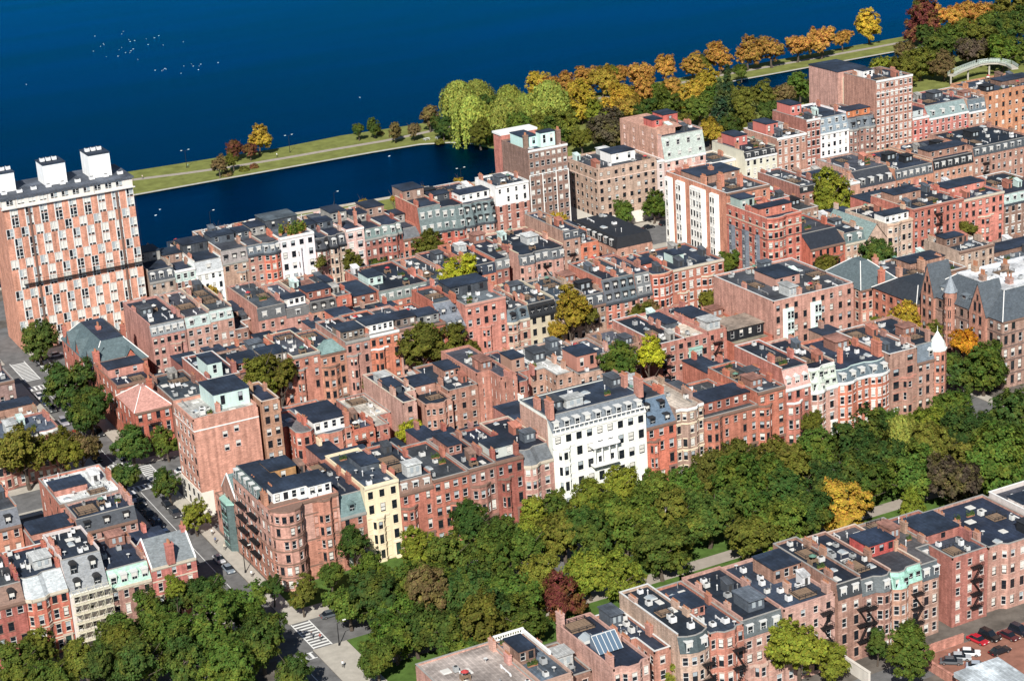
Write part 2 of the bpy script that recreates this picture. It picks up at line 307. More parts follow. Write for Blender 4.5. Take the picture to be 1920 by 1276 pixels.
def unit_meshes():
    d = {}
    b = MB(); b.box(-.5, -.5, 0, .5, .5, .22, 1); b.hexa([(-.48, -.48, .22), (.48, -.48, .22), (.48, .48, .22), (-.48, .48, .22)], [(-.1, -.42, .5), (.1, -.42, .5), (.1, .42, .5), (-.1, .42, .5)], 0)
    d['skylight'] = b.mesh("skylight", [M_palepane, M_white])
    b = MB(); b.box(-.5, -.5, 0, .5, .5, .16, 1); b.box(-.43, -.43, .16, .43, .43, .22, 0)
    d['skylight2'] = b.mesh("skylight", [M_blind, M_white])
    b = MB(); b.box(-.5, -.5, .12, .5, .5, .9, 0); b.cyl(0, 0, .9, .98, .38, .38, 10, 1)
    for x in (-.4, .4):
        for y in (-.4, .4): b.box(x - .05, y - .05, 0, x + .05, y + .05, .12, 1)
    d['ac'] = b.mesh("air_conditioner", [M_metal, M_spand])
    b = MB(); b.hexa([(-.5, -.5, 0), (.5, -.5, 0), (.5, .5, 0), (-.5, .5, 0)], [(-.5, -.5, .75), (.5, -.5, .75), (.5, .5, 1.0), (-.5, .5, 1.0)], 0)
    b.hexa([(-.56, -.56, .76), (.56, -.56, .76), (.56, .56, 1.02), (-.56, .56, 1.02)], [(-.56, -.56, .84), (.56, -.56, .84), (.56, .56, 1.1), (-.56, .56, 1.1)], 1)
    b.box(-.18, -.53, .05, .18, -.501, .66, 2)
    d['hatch'] = b.mesh("stair_hatch", [M_metal, M_roof, M_spand])
    b = MB(); b.cyl(0, 0, 0, .8, .12, .12, 6, 0); b.cyl(0, 0, .8, 1.0, .24, .08, 6, 0)
    d['vent'] = b.mesh("vent_pipe", [M_metal])
    b = MB()
    for k in range(8): b.box(-.5 + k / 8 + .006, -.5, .08, -.5 + (k + 1) / 8 - .006, .5, .11, 0)
    for x in (-.48, -.16, .16, .48):
        for y in (-.48, .48): b.box(x - .012, y - .012, 0, x + .012, y + .012, .42, 1)
    for y in (-.48, .48): b.box(-.49, y - .013, .42, .49, y + .013, .445, 1); b.box(-.49, y - .008, .26, .49, y + .008, .28, 1)
    for x in (-.48, .48): b.box(x - .009, -.467, .42, x + .009, .467, .445, 1); b.box(x - .008, -.467, .26, x + .008, .467, .28, 1)
    d['deck'] = b.mesh("roof_deck", [M_wood, M_darkframe])
    rnd = random.Random(5); b = MB(); b.box(-.5, -.2, 0, .5, .2, .3, 0); d['planter'] = b.mesh("planter", [M_pot]); b = MB()
    for k in range(150):
        x, y, z = rnd.uniform(-.5, .5), rnd.uniform(-.25, .25), .3 + abs(rnd.gauss(0, .32)); s_ = .09
        u = Vector((rnd.gauss(0, 1), rnd.gauss(0, 1), rnd.gauss(0, 1))).normalized(); v_ = u.orthogonal().normalized()
        c = Vector((x, y, z)); b.q(tuple(c - u * s_ - v_ * s_), tuple(c + u * s_ - v_ * s_), tuple(c + u * s_ + v_ * s_), tuple(c - u * s_ + v_ * s_), mi=0)
    d['foliage'] = b.mesh("foliage", [M_leaf])
    b = MB(); b.box(-.5, -.5, 0, .5, .5, .9, 0); b.box(-.56, -.6, .901, .56, .58, .98, 1)
    for x in (-.28, .12): b.box(x, -.53, .3, x + .2, -.501, .72, 2)
    d['cabin'] = b.mesh("roof_cabin", [M_slate, M_roof, M_palepane])
    b = MB(); b.tube((0, -.5, .3), (0, .5, .3), .13, n=6); b.tube((0, -.5, 0), (0, -.5, .32), .12, n=6); b.tube((0, .5, 0), (0, .5, .5), .12, n=6); b.tube((0, 0, 0), (0, 0, .25), .05, n=5)
    d['duct'] = b.mesh("duct", [M_metal])
    b = MB(); b.box(-.5, -.5, 0, -.4, .5, .5, 0); b.box(.4, -.5, 0, .5, .5, .5, 0); b.box(-.4, -.3, .22, .4, .3, .28, 0); b.cyl(0, 0, .28, .9, .03, .03, 5, 0); b.cyl(0, 0, .8, 1.0, .5, .04, 8, 1)
    d['seats'] = b.mesh("terrace_furniture", [M_wood, M_cloth])
    b = MB(); b.cyl(0, 0, 0, .6, .05, .05, 5, 0); b.cyl(0, 0, .55, .7, .1, .42, 9, 0); d['dish'] = b.mesh("satellite_dish", [M_white])
    return d
UNIT = unit_meshes()

def planter(root, loc, rz, scale, color):
    o = inst("planter", UNIT['planter'], loc, root, rz, scale); c = bpy.data.objects.new("foliage", UNIT['foliage']); LINK(c); c.parent = o; c.color = (*color, 1); return o
# ------------------------------------------------------------------ colours
RED = (.50, .145, .09); RED2 = (.34, .095, .075); SAL = (.45, .215, .165); PNK = (.50, .265, .215); BRN = (.26, .16, .12); TAN = (.50, .36, .25)
CRM = (.74, .63, .46); WHT = (.80, .79, .77); GRY = (.33, .29, .25); ORG = (.52, .19, .09); BUF = (.47, .30, .22)
ROOF = (.020, .030, .050); ROOFG = (.085, .10, .12); LGT = (.42, .43, .42); GRAV = (.36, .31, .26); WROOF = (.78, .78, .78)
SLT = (.06, .068, .08); BLU = (.10, .15, .20); GSL = (.13, .19, .19); BLK = (.018, .02, .024); MINT = (.50, .62, .58); COP = (.30, .50, .43)
LIME = (.55, .48, .38); BST = (.21, .13, .10); WT = (.76, .75, .72); GRT = (.30, .29, .27)

# ------------------------------------------------------------------ building kit
def jit(c, r, a=.10):
    k = 1 + r.uniform(-a, a); return tuple(max(0.0, min(1, x * k * (1 + r.uniform(-.05, .05)))) for x in c)
def panel(mb, p0, p1, z0, z1, ops, mi=0, reveal=.2):
    dx, dy = p1[0] - p0[0], p1[1] - p0[1]; L = sqrt(dx * dx + dy * dy)
    if L < .02 or z1 - z0 < .02: return
    dx /= L; dy /= L; ix, iy = -dy * reveal, dx * reveal
    P = lambda s, z: (p0[0] + dx * s, p0[1] + dy * s, z)
    Q = lambda s, z: (p0[0] + dx * s + ix, p0[1] + dy * s + iy, z)
    ops = [o for o in ops if o[2] >= z0 - .01 and o[3] <= z1 + .01]
    if not ops:
        mb.q(P(0, z0), P(L, z0), P(L, z1), P(0, z1), mi=mi); return
    zs = sorted({z0, z1} | {o[2] for o in ops} | {o[3] for o in ops})
    for a, b in zip(zs, zs[1:]):
        if b - a < 1e-4: continue
        zm = (a + b) / 2; row = sorted([(o[0], o[1]) for o in ops if o[2] < zm < o[3]]); s = 0
        for u, v in row:
            if u > s: mb.q(P(s, a), P(u, a), P(u, b), P(s, b), mi=mi)
            s = max(s, v)
        if s < L: mb.q(P(s, a), P(L, a), P(L, b), P(s, b), mi=mi)
    for u, v, a, b in ops:
        mb.q(P(u, a), P(v, a), Q(v, a), Q(u, a), mi=mi); mb.q(Q(u, b), Q(v, b), P(v, b), P(u, b), mi=mi)
        mb.q(P(u, a), Q(u, a), Q(u, b), P(u, b), mi=mi); mb.q(P(v, b), Q(v, b), Q(v, a), P(v, a), mi=mi)
def pick_win(r, dark, bl=.3, table=WIN):
    t = r.random(); k = 'blind' if t < bl * .5 else 'half' if t < bl else 'sky' if t < bl + .18 else 'dark'
    return table[k, 1 if r.random() < dark else 0]
def put_windows(root, p0, p1, ops, trim, r, dark=.3, bl=.3, table=WIN):
    dx, dy = p1[0] - p0[0], p1[1] - p0[1]; L = sqrt(dx * dx + dy * dy); dx /= L; dy /= L; a = atan2(dy, dx)
    for u, v, z0, z1 in ops:
        m = (u + v) / 2
        inst("window", pick_win(r, dark, bl, table), (p0[0] + dx * m, p0[1] + dy * m, z0), root, a, (v - u, 1, z1 - z0), trim)
def seg_ops(L, fl, fh, z_base, r, cols=None, ww=1.05, wfrom=0, whf=.58, omit=.02, zsill=.27):
    n = cols if cols is not None else (0 if L < .95 else max(1, int(L / 2.35 + .35)))
    out = []
    if n <= 0: return out
    w_ = min(ww, L / n * .62)
    for i in range(wfrom, fl):
        for k in range(n):
            if r.random() < omit: continue
            c = L * (k + .5) / n; zb = z_base + i * fh + fh * zsill; f_ = whf * (1.06 if i == 1 else .84 if i == fl - 1 and fl > 2 else 1.0)
            out.append((c - w_ / 2, c + w_ / 2, zb, zb + fh * f_))
    return out
def front_line(kind, x0, x1, y0):
    W = x1 - x0
    def bow(a, b, pr=1.1, n=0):
        n = max(3, min(6, int((b - a) / 1.45)))
        return [(a + (b - a) * k / n, y0 - pr * sin(pi * k / n) ** .8) for k in range(n + 1)]
    def ang(a, b, pr=1.0):
        c = min(1.1, (b - a) * .25); return [(a, y0), (a + c, y0 - pr), (b - c, y0 - pr), (b, y0)]
    if kind == 'bow': return bow(x0, x1, 1.3)
    if kind == 'bowL': return bow(x0, x0 + W * .55) + [(x1, y0)]
    if kind == 'bowR': return [(x0, y0)] + bow(x0 + W * .45, x1)
    if kind == 'angL': return ang(x0, x0 + W * .55) + [(x1, y0)]
    if kind == 'angR': return [(x0, y0)] + ang(x0 + W * .45, x1)
    if kind == 'angC': return [(x0, y0)] + ang(x0 + W * .2, x0 + W * .8) + [(x1, y0)]
    if kind == '2bow': return bow(x0, x0 + W * .36) + bow(x0 + W * .62, x1)
    if kind == '2ang': return ang(x0, x0 + W * .36) + ang(x0 + W * .62, x1)
    if kind == 'ellL': xe = x0 + W * .56; return [(x0, y0), (xe, y0), (xe, y0 + 6.5), (x1, y0 + 6.5)]
    if kind == 'ellR': xe = x0 + W * .44; return [(x0, y0 + 6.5), (xe, y0 + 6.5), (xe, y0), (x1, y0)]
    if kind == 'ellLa': xe = x0 + W * .6; return [(x0, y0 + 1.2), (x0 + 1.1, y0), (xe - 1.1, y0), (xe, y0 + 1.2), (xe, y0 + 6.5), (x1, y0 + 6.5)]
    if kind == 'ellRa': xe = x0 + W * .4; return [(x0, y0 + 6.5), (xe, y0 + 6.5), (xe, y0 + 1.2), (xe + 1.1, y0), (x1 - 1.1, y0), (x1, y0 + 1.2)]
    return [(x0, y0), (x1, y0)]
def strip(mb, pl, z0, z1, out, inn, mi=0, dz=.004):
    for k, (p, q) in enumerate(zip(pl, pl[1:])):
        dx, dy = q[0] - p[0], q[1] - p[1]; L = sqrt(dx * dx + dy * dy)
        if L < .05: continue
        nx, ny = dy / L, -dx / L; e = dz * (k % 3)
        a = (p[0] + nx * out, p[1] + ny * out); b = (q[0] + nx * out, q[1] + ny * out); c = (q[0] - nx * inn, q[1] - ny * inn); d = (p[0] - nx * inn, p[1] - ny * inn)
        mb.hexa([(*a, z0 - e), (*b, z0 - e), (*c, z0 - e), (*d, z0 - e)], [(*a, z1 + e), (*b, z1 + e), (*c, z1 + e), (*d, z1 + e)], mi)
def fire_escape(root, x, y0, z0, fh, n, wdt=2.6, nm="fire_escape"):
    b = MB()
    for i in range(n):
        z = z0 + i * fh; y = y0 - 1.15
        b.box(x, y, z, x + wdt, y0 - .02, z + .07)
        b.box(x, y - .03, z + .9, x + wdt, y + .02, z + .96); b.box(x, y - .02, z + .45, x + wdt, y + .01, z + .49)
        for k in range(6): xx = x + wdt * k / 5; b.box(xx - .03, y - .025, z, xx + .03, y + .02, z + .95)
        for xx in (x, x + wdt - .05): b.box(xx, y, z + .9, xx + .05, y0 - .02, z + .96)
        if i < n - 1:
            s = 1 if i % 2 == 0 else -1; xa = x + .3 if s > 0 else x + wdt - .3; xb = xa + s * (wdt - .6)
            for yy in (y + .15, y + .65):
                b.hexa([(xa - .07, yy, z + .07), (xa + .07, yy, z + .07), (xa + .07, yy + .06, z + .07), (xa - .07, yy + .06, z + .07)],
                       [(xb - .07, yy, z + fh), (xb + .07, yy, z + fh), (xb + .07, yy + .06, z + fh), (xb - .07, yy + .06, z + fh)])
            for k in range(1, 9):
                t = k / 9; xx = xa + (xb - xa) * t; zz = z + .07 + (fh - .07) * t; b.box(xx - .12, y + .21, zz - .02, xx + .12, y + .65, zz + .02)
    return b.build(nm, M_iron, root)
def clutter(root, r, x0, x1, y0, y1, z, n, roofc, occ=()):
    W, D = x1 - x0, y1 - y0; used = list(occ); n += len(used)
    for _ in range(n * 5):
        if len(used) >= n: break
        t = r.random(); s = 1.0; col = None; h = 1
        if t < .16: k, sx, sy, h = r.choice(('skylight', 'skylight2')), r.uniform(.9, 2.0), r.uniform(.9, 2.2), 1.0
        elif t < .36: k, sx, sy, h, col = 'ac', r.uniform(.7, 1.3), r.uniform(.7, 1.3), r.uniform(.8, 1.4), r.choice(((.6, .6, .58), (.35, .36, .36), (.7, .7, .7)))
        elif t < .44: k, sx, sy, h, col = 'hatch', r.uniform(1.5, 2.2), r.uniform(2, 3), 2.3, r.choice((MINT, GRT, BST, (.6, .6, .6), ROOFG, SLT, (.35, .14, .1)))
        elif t < .56: k, sx, sy, h, col = 'vent', .9, .9, r.uniform(.8, 1.5), r.choice(((.6, .6, .6), (.2, .2, .2)))
        elif t < .68 and W > 5 and D > 7: k, sx, sy, h = 'deck', r.uniform(2.6, min(W - 1.4, 5)), r.uniform(2.6, 5), 2.4
        elif t < .78 and W > 5 and D > 7: k, sx, sy, h, col = 'cabin', r.uniform(2.4, min(W - 1.2, 4.6)), r.uniform(2.4, 5), r.uniform(2.2, 3.0), r.choice((SLT, BLK, (.26, .13, .1), ROOFG, (.45, .46, .45)))
        elif t < .86: k, sx, sy, h, col = 'duct', 1.2, r.uniform(1.5, 4), 1.2, r.choice(((.55, .55, .55), (.7, .7, .7), (.2, .2, .2)))
        elif t < .90: k, sx, sy, h, col = 'seats', 1.6, 1.6, 2.0, r.choice(((.7, .68, .6), (.4, .05, .05), (.1, .2, .15)))
        elif t < .96: k, sx, sy, h = 'dish', 1.0, 1.0, 1.2
        else: k, sx, sy, h, col = 'planter', r.uniform(1, 2.2), 1.2, 1.0, (.07, .11, .035)
        if W < sx + .9 or D < sy + .9: continue
        cx, cy = r.uniform(x0 + .4 + sx / 2, x1 - .4 - sx / 2), r.uniform(y0 + .4 + sy / 2, y1 - .4 - sy / 2)
        if any(abs(cx - a) < (sx + c) / 2 + .2 and abs(cy - b_) < (sy + d) / 2 + .2 for a, b_, c, d in used): continue
        used.append((cx, cy, sx, sy))
        nm = {'skylight2': 'skylight', 'ac': 'air_conditioner', 'hatch': 'stair_hatch', 'vent': 'vent_pipe', 'deck': 'roof_deck', 'cabin': 'roof_cabin', 'seats': 'terrace_furniture', 'dish': 'satellite_dish'}.get(k, k)
        if k == 'planter': planter(root, (cx, cy, z + .012), 0, (sx, sy, h), col); continue
        inst(nm, UNIT[k], (cx, cy, z + .012), root, 0, (sx, sy, h), col)
def surf_window(root, me, loc, rz, sc, col=None, sy=.5):
    # a window set on a solid face: pushed out so that its glass lies proud of it
    return inst("window", me, (loc[0] + sin(rz) * .09, loc[1] - cos(rz) * .09, loc[2]), root, rz, (sc[0], sy, sc[2]), col)
def penthouse(root, x0, y0, x1, y1, z0, z1, col, r, n=2, roofc=ROOF, m=None, nm="penthouse"):
    b = MB(); ops = seg_ops(x1 - x0, 1, z1 - z0, z0, r, n, 1.1, omit=0)
    panel(b, (x0, y0), (x1, y0), z0, z1, ops); panel(b, (x0, y1), (x0, y0), z0, z1, []); panel(b, (x1, y0), (x1, y1), z0, z1, []); panel(b, (x1, y1), (x0, y1), z0, z1, [])
    b.build(nm, m or M_stone, root, col); put_windows(root, (x0, y0), (x1, y0), ops, col, r, .3)
    b = MB(); b.box(x0 - .2, y0 - .25, z1 + .002, x1 + .2, y1 + .2, z1 + .2); b.build(nm + "_roof", M_roof, root, roofc)

def make_door(root, x, y, r, trim):
    b = MB(); b.box(x - .95, y - .28, .5, x - .6, y - .004, 3.5); b.box(x + .6, y - .28, .5, x + .95, y - .004, 3.5); b.box(x - 1.05, y - .36, 3.501, x + 1.05, y - .004, 3.95); b.build("door_surround", M_trim, root, jit(trim, r))
    b = MB(); b.box(x - .6, y - .1, .5, x + .6, y - .004, 3.5); d = b.build("door", M_metal, root, r.choice(((.05, .03, .02), (.02, .02, .02), (.12, .02, .02), (.02, .05, .04))))
    b = MB(); b.box(x + .4, y - .16, 1.55, x + .48, y - .1, 1.65); b.build("door_handle", M_rim, d)
    b = MB()
    for k in range(3): b.box(x - 1.0, y - 1.3 + k * .34, .14 if k == 0 else .12 + k * .16, x + 1.0, y - .37, .14 + (k + 1) * .16)
    b.build("stoop", M_trim, root, jit(trim, r))
_seed = [11]
def house(label, x0, x1, z, fl, col, y0, y1, name="row_house", cat="house", wm=None, front='flat', cols=None, trim=BST, mans=None, att=None, roofc=ROOF,
          side=0, split=None, cornice=0, par=.55, wing=None, wfrom=0, ww=1.1, dark=.3, bl=.3, ch=None, clut=4, fe=None, roof=None, pent=(), bays=(), belts=(), whf=.58, arch=False, group=None, chcol=None, sidefrom=1, cop=None, door=False):
    _seed[0] += 7; r = random.Random(_seed[0]); wm = wm or M_wall
    mixk = .22 if (col is RED or col is RED2 or col[0] > 3 * col[1]) else .85
    col = jit(col, r, .12); x0 += .02
    if wm is M_wall: t_ = r.random(); col = tuple(a_ + (b_ - a_) * mixk * t_ for a_, b_ in zip(col, r.choice(((.34, .22, .17), (.23, .13, .10), (.52, .31, .255), (.50, .14, .09), (.31, .085, .065), (.46, .33, .25), (.53, .22, .13)))))
    ww *= r.uniform(.88, 1.12); whf *= r.uniform(.93, 1.06); bl = min(.6, bl * r.uniform(.5, 1.6)); dark = min(1, max(0, dark + r.uniform(-.2, .35)))
    if wm is M_wall: g_ = .3 * col[0] + .6 * col[1] + .1 * col[2]; col = tuple(c * .9 + g_ * .1 for c in col)
    clut = int(clut * 1.7) + 3 if clut else clut; x1 -= .02
    root = empty(name, ((x0 + x1) / 2, y0, 0), label, cat, group)
    W = x1 - x0; fh = z / fl; pl = front_line(front, x0, x1, y0); cor = trim if cornice == 0 else cornice
    table = WINA if arch else WIN
    ring = pl + [(x1, y1), (x0, y1)]
    h = mans[0] if mans else 0; top = z + (par if not (mans or roof) else 0)
    lo, hi = MB(), MB(); zs = split[0] if split else z + 99
    def wall(p, q, zt, ops):
        if zs >= zt: panel(lo, p, q, 0, zt, ops)
        else:
            panel(lo, p, q, 0, zs, [o for o in ops if o[3] <= zs]); panel(hi, p, q, zs, zt, [o for o in ops if o[2] >= zs])
            ops[:] = [o for o in ops if o[3] <= zs or o[2] >= zs]
    nflat = 0
    for k, (p, q) in enumerate(zip(ring, ring[1:] + ring[:1])):
        L = sqrt((q[0] - p[0]) ** 2 + (q[1] - p[1]) ** 2); ops = []
        if k < len(pl) - 1:
            c = cols if (cols is not None and len(pl) == 2) else None
            if q[1] > p[1] + 2: c = 0
            ops = seg_ops(L, fl, fh, 0, r, c, ww, wfrom, whf)
            if door and k == len(pl) - 2 and L > 2.3 and not any(b_[1] > .8 for b_ in bays):
                dx_ = q[0] - 1.35; ops = [o for o in ops if not (o[2] < fh * .9 and abs(p[0] + (o[0] + o[1]) / 2 - dx_) < 1.35)]; make_door(root, dx_, q[1], r, trim)
            for b0, b1, bf, _t in bays: ops = [o for o in ops if not (x0 + W * b0 - .3 < p[0] + (o[0] + o[1]) / 2 < x0 + W * b1 + .3 and o[2] < bf * fh)]
            wall(p, q, top, ops); put_windows(root, p, q, ops, trim, r, dark, bl, table)
        elif k == len(ring) - 1:
            if side: ops = seg_ops(L, fl, fh, 0, r, side, min(ww * 1.1, 1.5), sidefrom, whf)
            wall(p, q, top, ops); put_windows(root, p, q, ops, trim, r, dark, bl, table)
        else: wall(p, q, top, ops)
    zt = z; wallc = split[1] if split else col
    if mans:
        ins = mans[4] if len(mans) > 4 else 1.3
        tp = [(x, y + ins) for x, y in pl]; zt = z + h
        u = hi if split else lo
        for xx, a in ((x0, pl[0]), (x1, pl[-1])):
            pts = [(xx, y1, z), (xx, a[1], z), (xx, a[1] + ins, zt), (xx, y1, zt)]
            u.q(*(pts if xx == x0 else pts[::-1]))
        u.q((x1, y1, z), (x0, y1, z), (x0, y1, zt), (x1, y1, zt))
        b = MB()
        for k in range(len(pl) - 1):
            p, q = pl[k], pl[k + 1]; b.q((p[0], p[1] - .08, z + .06), (q[0], q[1] - .08, z + .06), (tp[k + 1][0], tp[k + 1][1], zt + .05), (tp[k][0], tp[k][1], zt + .05))
        b.build("mansard", M_slate, root, mans[1])
        b = MB(); strip(b, tp, zt - .02, zt + .14, .12, .12); b.build("mansard_curb", M_trim, root, mans[5] if len(mans) > 5 else GRT)
        nd = mans[2]; kd, tn = (mans[3] + ',w').split(',')[:2]; rows = 2 if h > 5 else 1
        for j in range(rows):
            hh = h / rows; zz = z + j * hh + hh * .16; dh = min(1.75, hh * .56)
            for k in range(nd):
                xx = x0 + W * (k + .5) / nd; yy = y0
                for p, q in zip(pl, pl[1:]):
                    if p[0] - .01 <= xx <= q[0] + .01 and q[0] - p[0] > .1: yy = p[1] + (q[1] - p[1]) * (xx - p[0]) / (q[0] - p[0]); break
                yy += ins * (zz - z) / h * .9 + .03
                dormer(root, DORM[kd, tn], (xx, yy, zz), 0, (min(1.15, W / nd * .6), 1.0, dh), mans[1], r)
        ringt = tp + [(x1, y1), (x0, y1)]
    else: ringt = ring
    lo.build("wall", wm, root, col); hi.build("upper_wall", M_stone if split and split[1] in (WHT, WT, CRM) else wm, root, wallc)
    pc = split[1] if split else col
    if not roof:
        b = MB(); b.q(*[(x, y, zt + .01) for x, y in ringt]); b.build("roof", M_roof, root, jit(roofc if roofc is not ROOF else r.choice((ROOF, ROOF, (.026, .037, .058), (.04, .053, .073), (.014, .021, .034), (.046, .053, .063))), r, .2))
        b = MB(); c = MB()
        edges = ([] if mans else [pl]) + [[ringt[len(pl) - 1], (x1, y1), (x0, y1), ringt[0]]]
        for e in edges:
            strip(b, e, zt, zt + par - .005, -.006, .26); strip(c, e, zt + par, zt + par + .1, .05, .3)
        b.build("parapet", wm, root, pc); c.build("coping", M_trim, root, cop or r.choice((trim, GRT, GRT, jit(LIME, r), col, (.6, .6, .58))))
    elif roof[0] == 'hip':
        b = MB(); o = .35; rx, ry = roof[3], roof[4]
        A = [(x0 - o, y0 - o), (x1 + o, y0 - o), (x1 + o, y1 + o), (x0 - o, y1 + o)]; B_ = [(x0 + rx, y0 + ry), (x1 - rx, y0 + ry), (x1 - rx, y1 - ry), (x0 + rx, y1 - ry)]
        b.prism(A, z + .01, z + roof[1], 0, B_); b.build("hip_roof", M_slate, root, roof[2]); zt = z + roof[1]
        b = MB()
        for a, q in zip(A, B_): b.tube((*a, z + .06), (*q, z + roof[1] + .05), .13, n=5)
        b.build("roof_ridge", M_trim, root, WT)
    elif roof[0] == 'gabley':       # ridge runs back, gable faces the street
        b = MB(); xm = (x0 + x1) / 2; o = .3; zr = z + roof[1]
        for y in (y0, y1): lo2 = MB(); lo2.q(*([(x0, y, z), (x1, y, z), (xm, y, zr)] if y == y0 else [(x1, y, z), (x0, y, z), (xm, y, zr)])); lo2.build("gable", wm, root, col)
        b.q((x0 - o, y0 - o, z - .1), (xm, y0 - o, zr + .15), (xm, y1 + o, zr + .15), (x0 - o, y1 + o, z - .1)); b.q((xm, y0 - o, zr + .15), (x1 + o, y0 - o, z - .1), (x1 + o, y1 + o, z - .1), (xm, y1 + o, zr + .15))
        b.build("pitched_roof", M_slate, root, roof[2]); zt = z
    elif roof[0] == 'gablex':       # ridge runs along the street
        b = MB(); ym = y0 + (y1 - y0) * roof[3]; o = .3; zr = z + roof[1]
        g = MB()
        g.q((x0, y1, z), (x0, y0, z), (x0, ym, zr)); g.build("gable", wm, root, col); g = MB(); g.q((x1, y0, z), (x1, y1, z), (x1, ym, zr)); g.build("gable", wm, root, col)
        b.q((x0 + .1, y0 - o, z - .1), (x1 - .1, y0 - o, z - .1), (x1 - .1, ym, zr + .15), (x0 + .1, ym, zr + .15)); b.q((x1 - .1, y1 + o, z - .1), (x0 + .1, y1 + o, z - .1), (x0 + .1, ym, zr + .15), (x1 - .1, ym, zr + .15))
        b.build("pitched_roof", M_slate, root, roof[2])
        b = MB()
        for xx in (x0 - .02, x1 - .28):
            for ya, za, yb, zb in ((y0 - .3, z, ym, zr + .2), (ym, zr + .2, y1 + .3, z)):
                b.hexa([(xx, ya, za - .1), (xx + .3, ya, za - .1), (xx + .3, yb, zb - .1), (xx, yb, zb - .1)], [(xx, ya, za + .3), (xx + .3, ya, za + .3), (xx + .3, yb, zb + .3), (xx, yb, zb + .3)])
        b.build("gable_coping", M_trim, root, WT); zt = z
    if cor is not None:
        b = MB(); zc = top if not mans else z + .05
        strip(b, pl, zc - .55, zc + .02, .28, -.004); strip(b, pl, zc - .8, zc - .56, .12, -.004); b.build("cornice", M_trim, root, cor)
    for zb, bc in belts:
        b = MB(); strip(b, pl, zb, zb + .28, .1, -.004)
        if side: strip(b, [ring[-1], ring[0]], zb, zb + .28, .1, -.004)
        b.build("belt_course", M_trim, root, bc)
    for b0, b1, bf, t in bays:
        xa, xb = x0 + W * b0, x0 + W * b1; zb = bf * fh + .2
        bp = front_line(t, xa, xb, y0 - .01); b = MB()
        for p, q in zip(bp, bp[1:]):
            L = sqrt((q[0] - p[0]) ** 2 + (q[1] - p[1]) ** 2); ops = seg_ops(L, int(bf), fh, 0, r, None, ww, wfrom, whf); panel(b, p, q, 0, zb, ops); put_windows(root, p, q, ops, trim, r, dark, bl, table)
        b.q(*[(x, y, zb) for x, y in bp]); b.build("bay", wm, root, col)
        b = MB(); strip(b, bp, zb - .3, zb + .12, .15, .3); b.build("bay_cornice", M_trim, root, cor or trim)
    if att:
        sb, ah, ac, an = att[:4]; ad = att[4] if len(att) > 4 else (y1 - y0) * .5
        penthouse(root, x0 + .35, y0 + sb, x1 - .35, y0 + sb + ad, zt + .01, zt + ah, ac, r, an, jit(roofc, r, .2), M_wall if sum(ac) < 1 else M_stone, "attic_storey")
    fy0 = (max(p[1] for p in pl) + (mans[4] if mans and len(mans) > 4 else 1.3 if mans else 0) + .3)
    ya = y0 + att[0] + (att[4] if len(att) > 4 else (y1 - y0) * .5) + .4 if att else fy0
    for px0, py0, px1, py1, ph, pcol in pent: penthouse(root, x0 + W * px0, y0 + (y1 - y0) * py0, x0 + W * px1, y0 + (y1 - y0) * py1, zt + .01, zt + ph, pcol, r, 1 if (px1 - px0) * W < 4 else 2)
    if not (mans or att or pent or roof) and y1 - ya > 14 and clut and r.random() < .6:
        fa, fb = (0, 1) if r.random() < .4 else (0, .6) if r.random() < .5 else (.4, 1); ga = r.uniform(.3, .5); pent = ((fa + .03, ga, fb - .03, ga + r.uniform(.25, .4), r.uniform(1.3, 3.0), r.choice((col, jit(SAL, r), SLT, BST, ROOFG, (.34, .2, .15)))),)
        for px0, py0, px1, py1, ph, pcol in pent: penthouse(root, x0 + W * px0 + .1, y0 + (y1 - y0) * py0, x0 + W * px1 - .1, y0 + (y1 - y0) * py1, zt + .01, zt + ph, pcol, r, 0 if ph < 2 else r.choice((1, 2, 3)), m=M_wall, nm="raised_roof")
    if not roof and y1 - ya > 2.5 and (clut or pent): clutter(root, r, x0 + .3, x1 - .3, ya, y1 - .3, zt, max(clut, int(W * (y1 - ya) / 22)), roofc, [(x0 + W * (a_ + c_) / 2, y0 + (y1 - y0) * (b_ + d_) / 2, W * (c_ - a_) + .6, (y1 - y0) * (d_ - b_) + .6) for a_, b_, c_, d_, _h, _c in pent])
    if ch is None: ch = [(r.choice((.04, .96)), r.uniform(.15, .4)), (r.choice((.04, .96)), r.uniform(.55, .9)), (.96, r.uniform(.3, .6))]
    for c in ch:
        cw, cd, chh = (c[2], c[3], c[4]) if len(c) > 2 else (.75, r.uniform(1.3, 2.3), r.uniform(1.6, 2.6))
        cx = min(max(x0 + W * c[0], x0 + cw / 2 + .02), x1 - cw / 2 - .02); cy = y0 + (y1 - y0) * c[1]
        inst("chimney", r.choice(CHIM[1:]) if cd < 2.6 else CHIM[3], (cx, cy, zt - .3 if not roof else z), root, 0, (cw, cd, chh + (.3 if not roof else 0)), chcol or jit(col if sum(col) < 1.3 else SAL, r))
    if wing:
        wf0, wf1, wl, wz = wing; wx0, wx1 = x0 + W * wf0 + .03, x0 + W * wf1 - .03; b = MB()
        for p, q in (((wx0, y1 + wl), (wx0, y1 + .01)), ((wx1, y1 + .01), (wx1, y1 + wl)), ((wx1, y1 + wl), (wx0, y1 + wl))): panel(b, p, q, 0, wz, [])
        b.build("rear_wing", M_wall, root, jit(SAL if sum(col) > 1.3 else col, r)); b = MB(); b.box(wx0 - .1, y1 + .02, wz, wx1 + .1, y1 + wl + .1, wz + .22); b.build("rear_wing_roof", M_roof, root, jit(ROOF, r, .3))
        if r.random() < .6: inst("chimney", CHIM[2], ((wx0 + wx1) / 2, y1 + wl - 1.2, wz + .2), root, 0, (.8, 1.6, 2.0), jit(col, r))
    if fe: fire_escape(root, x0 + W * fe[0], fe[3] if len(fe) > 3 else y0, fe[1], fh, fe[2])
    return root

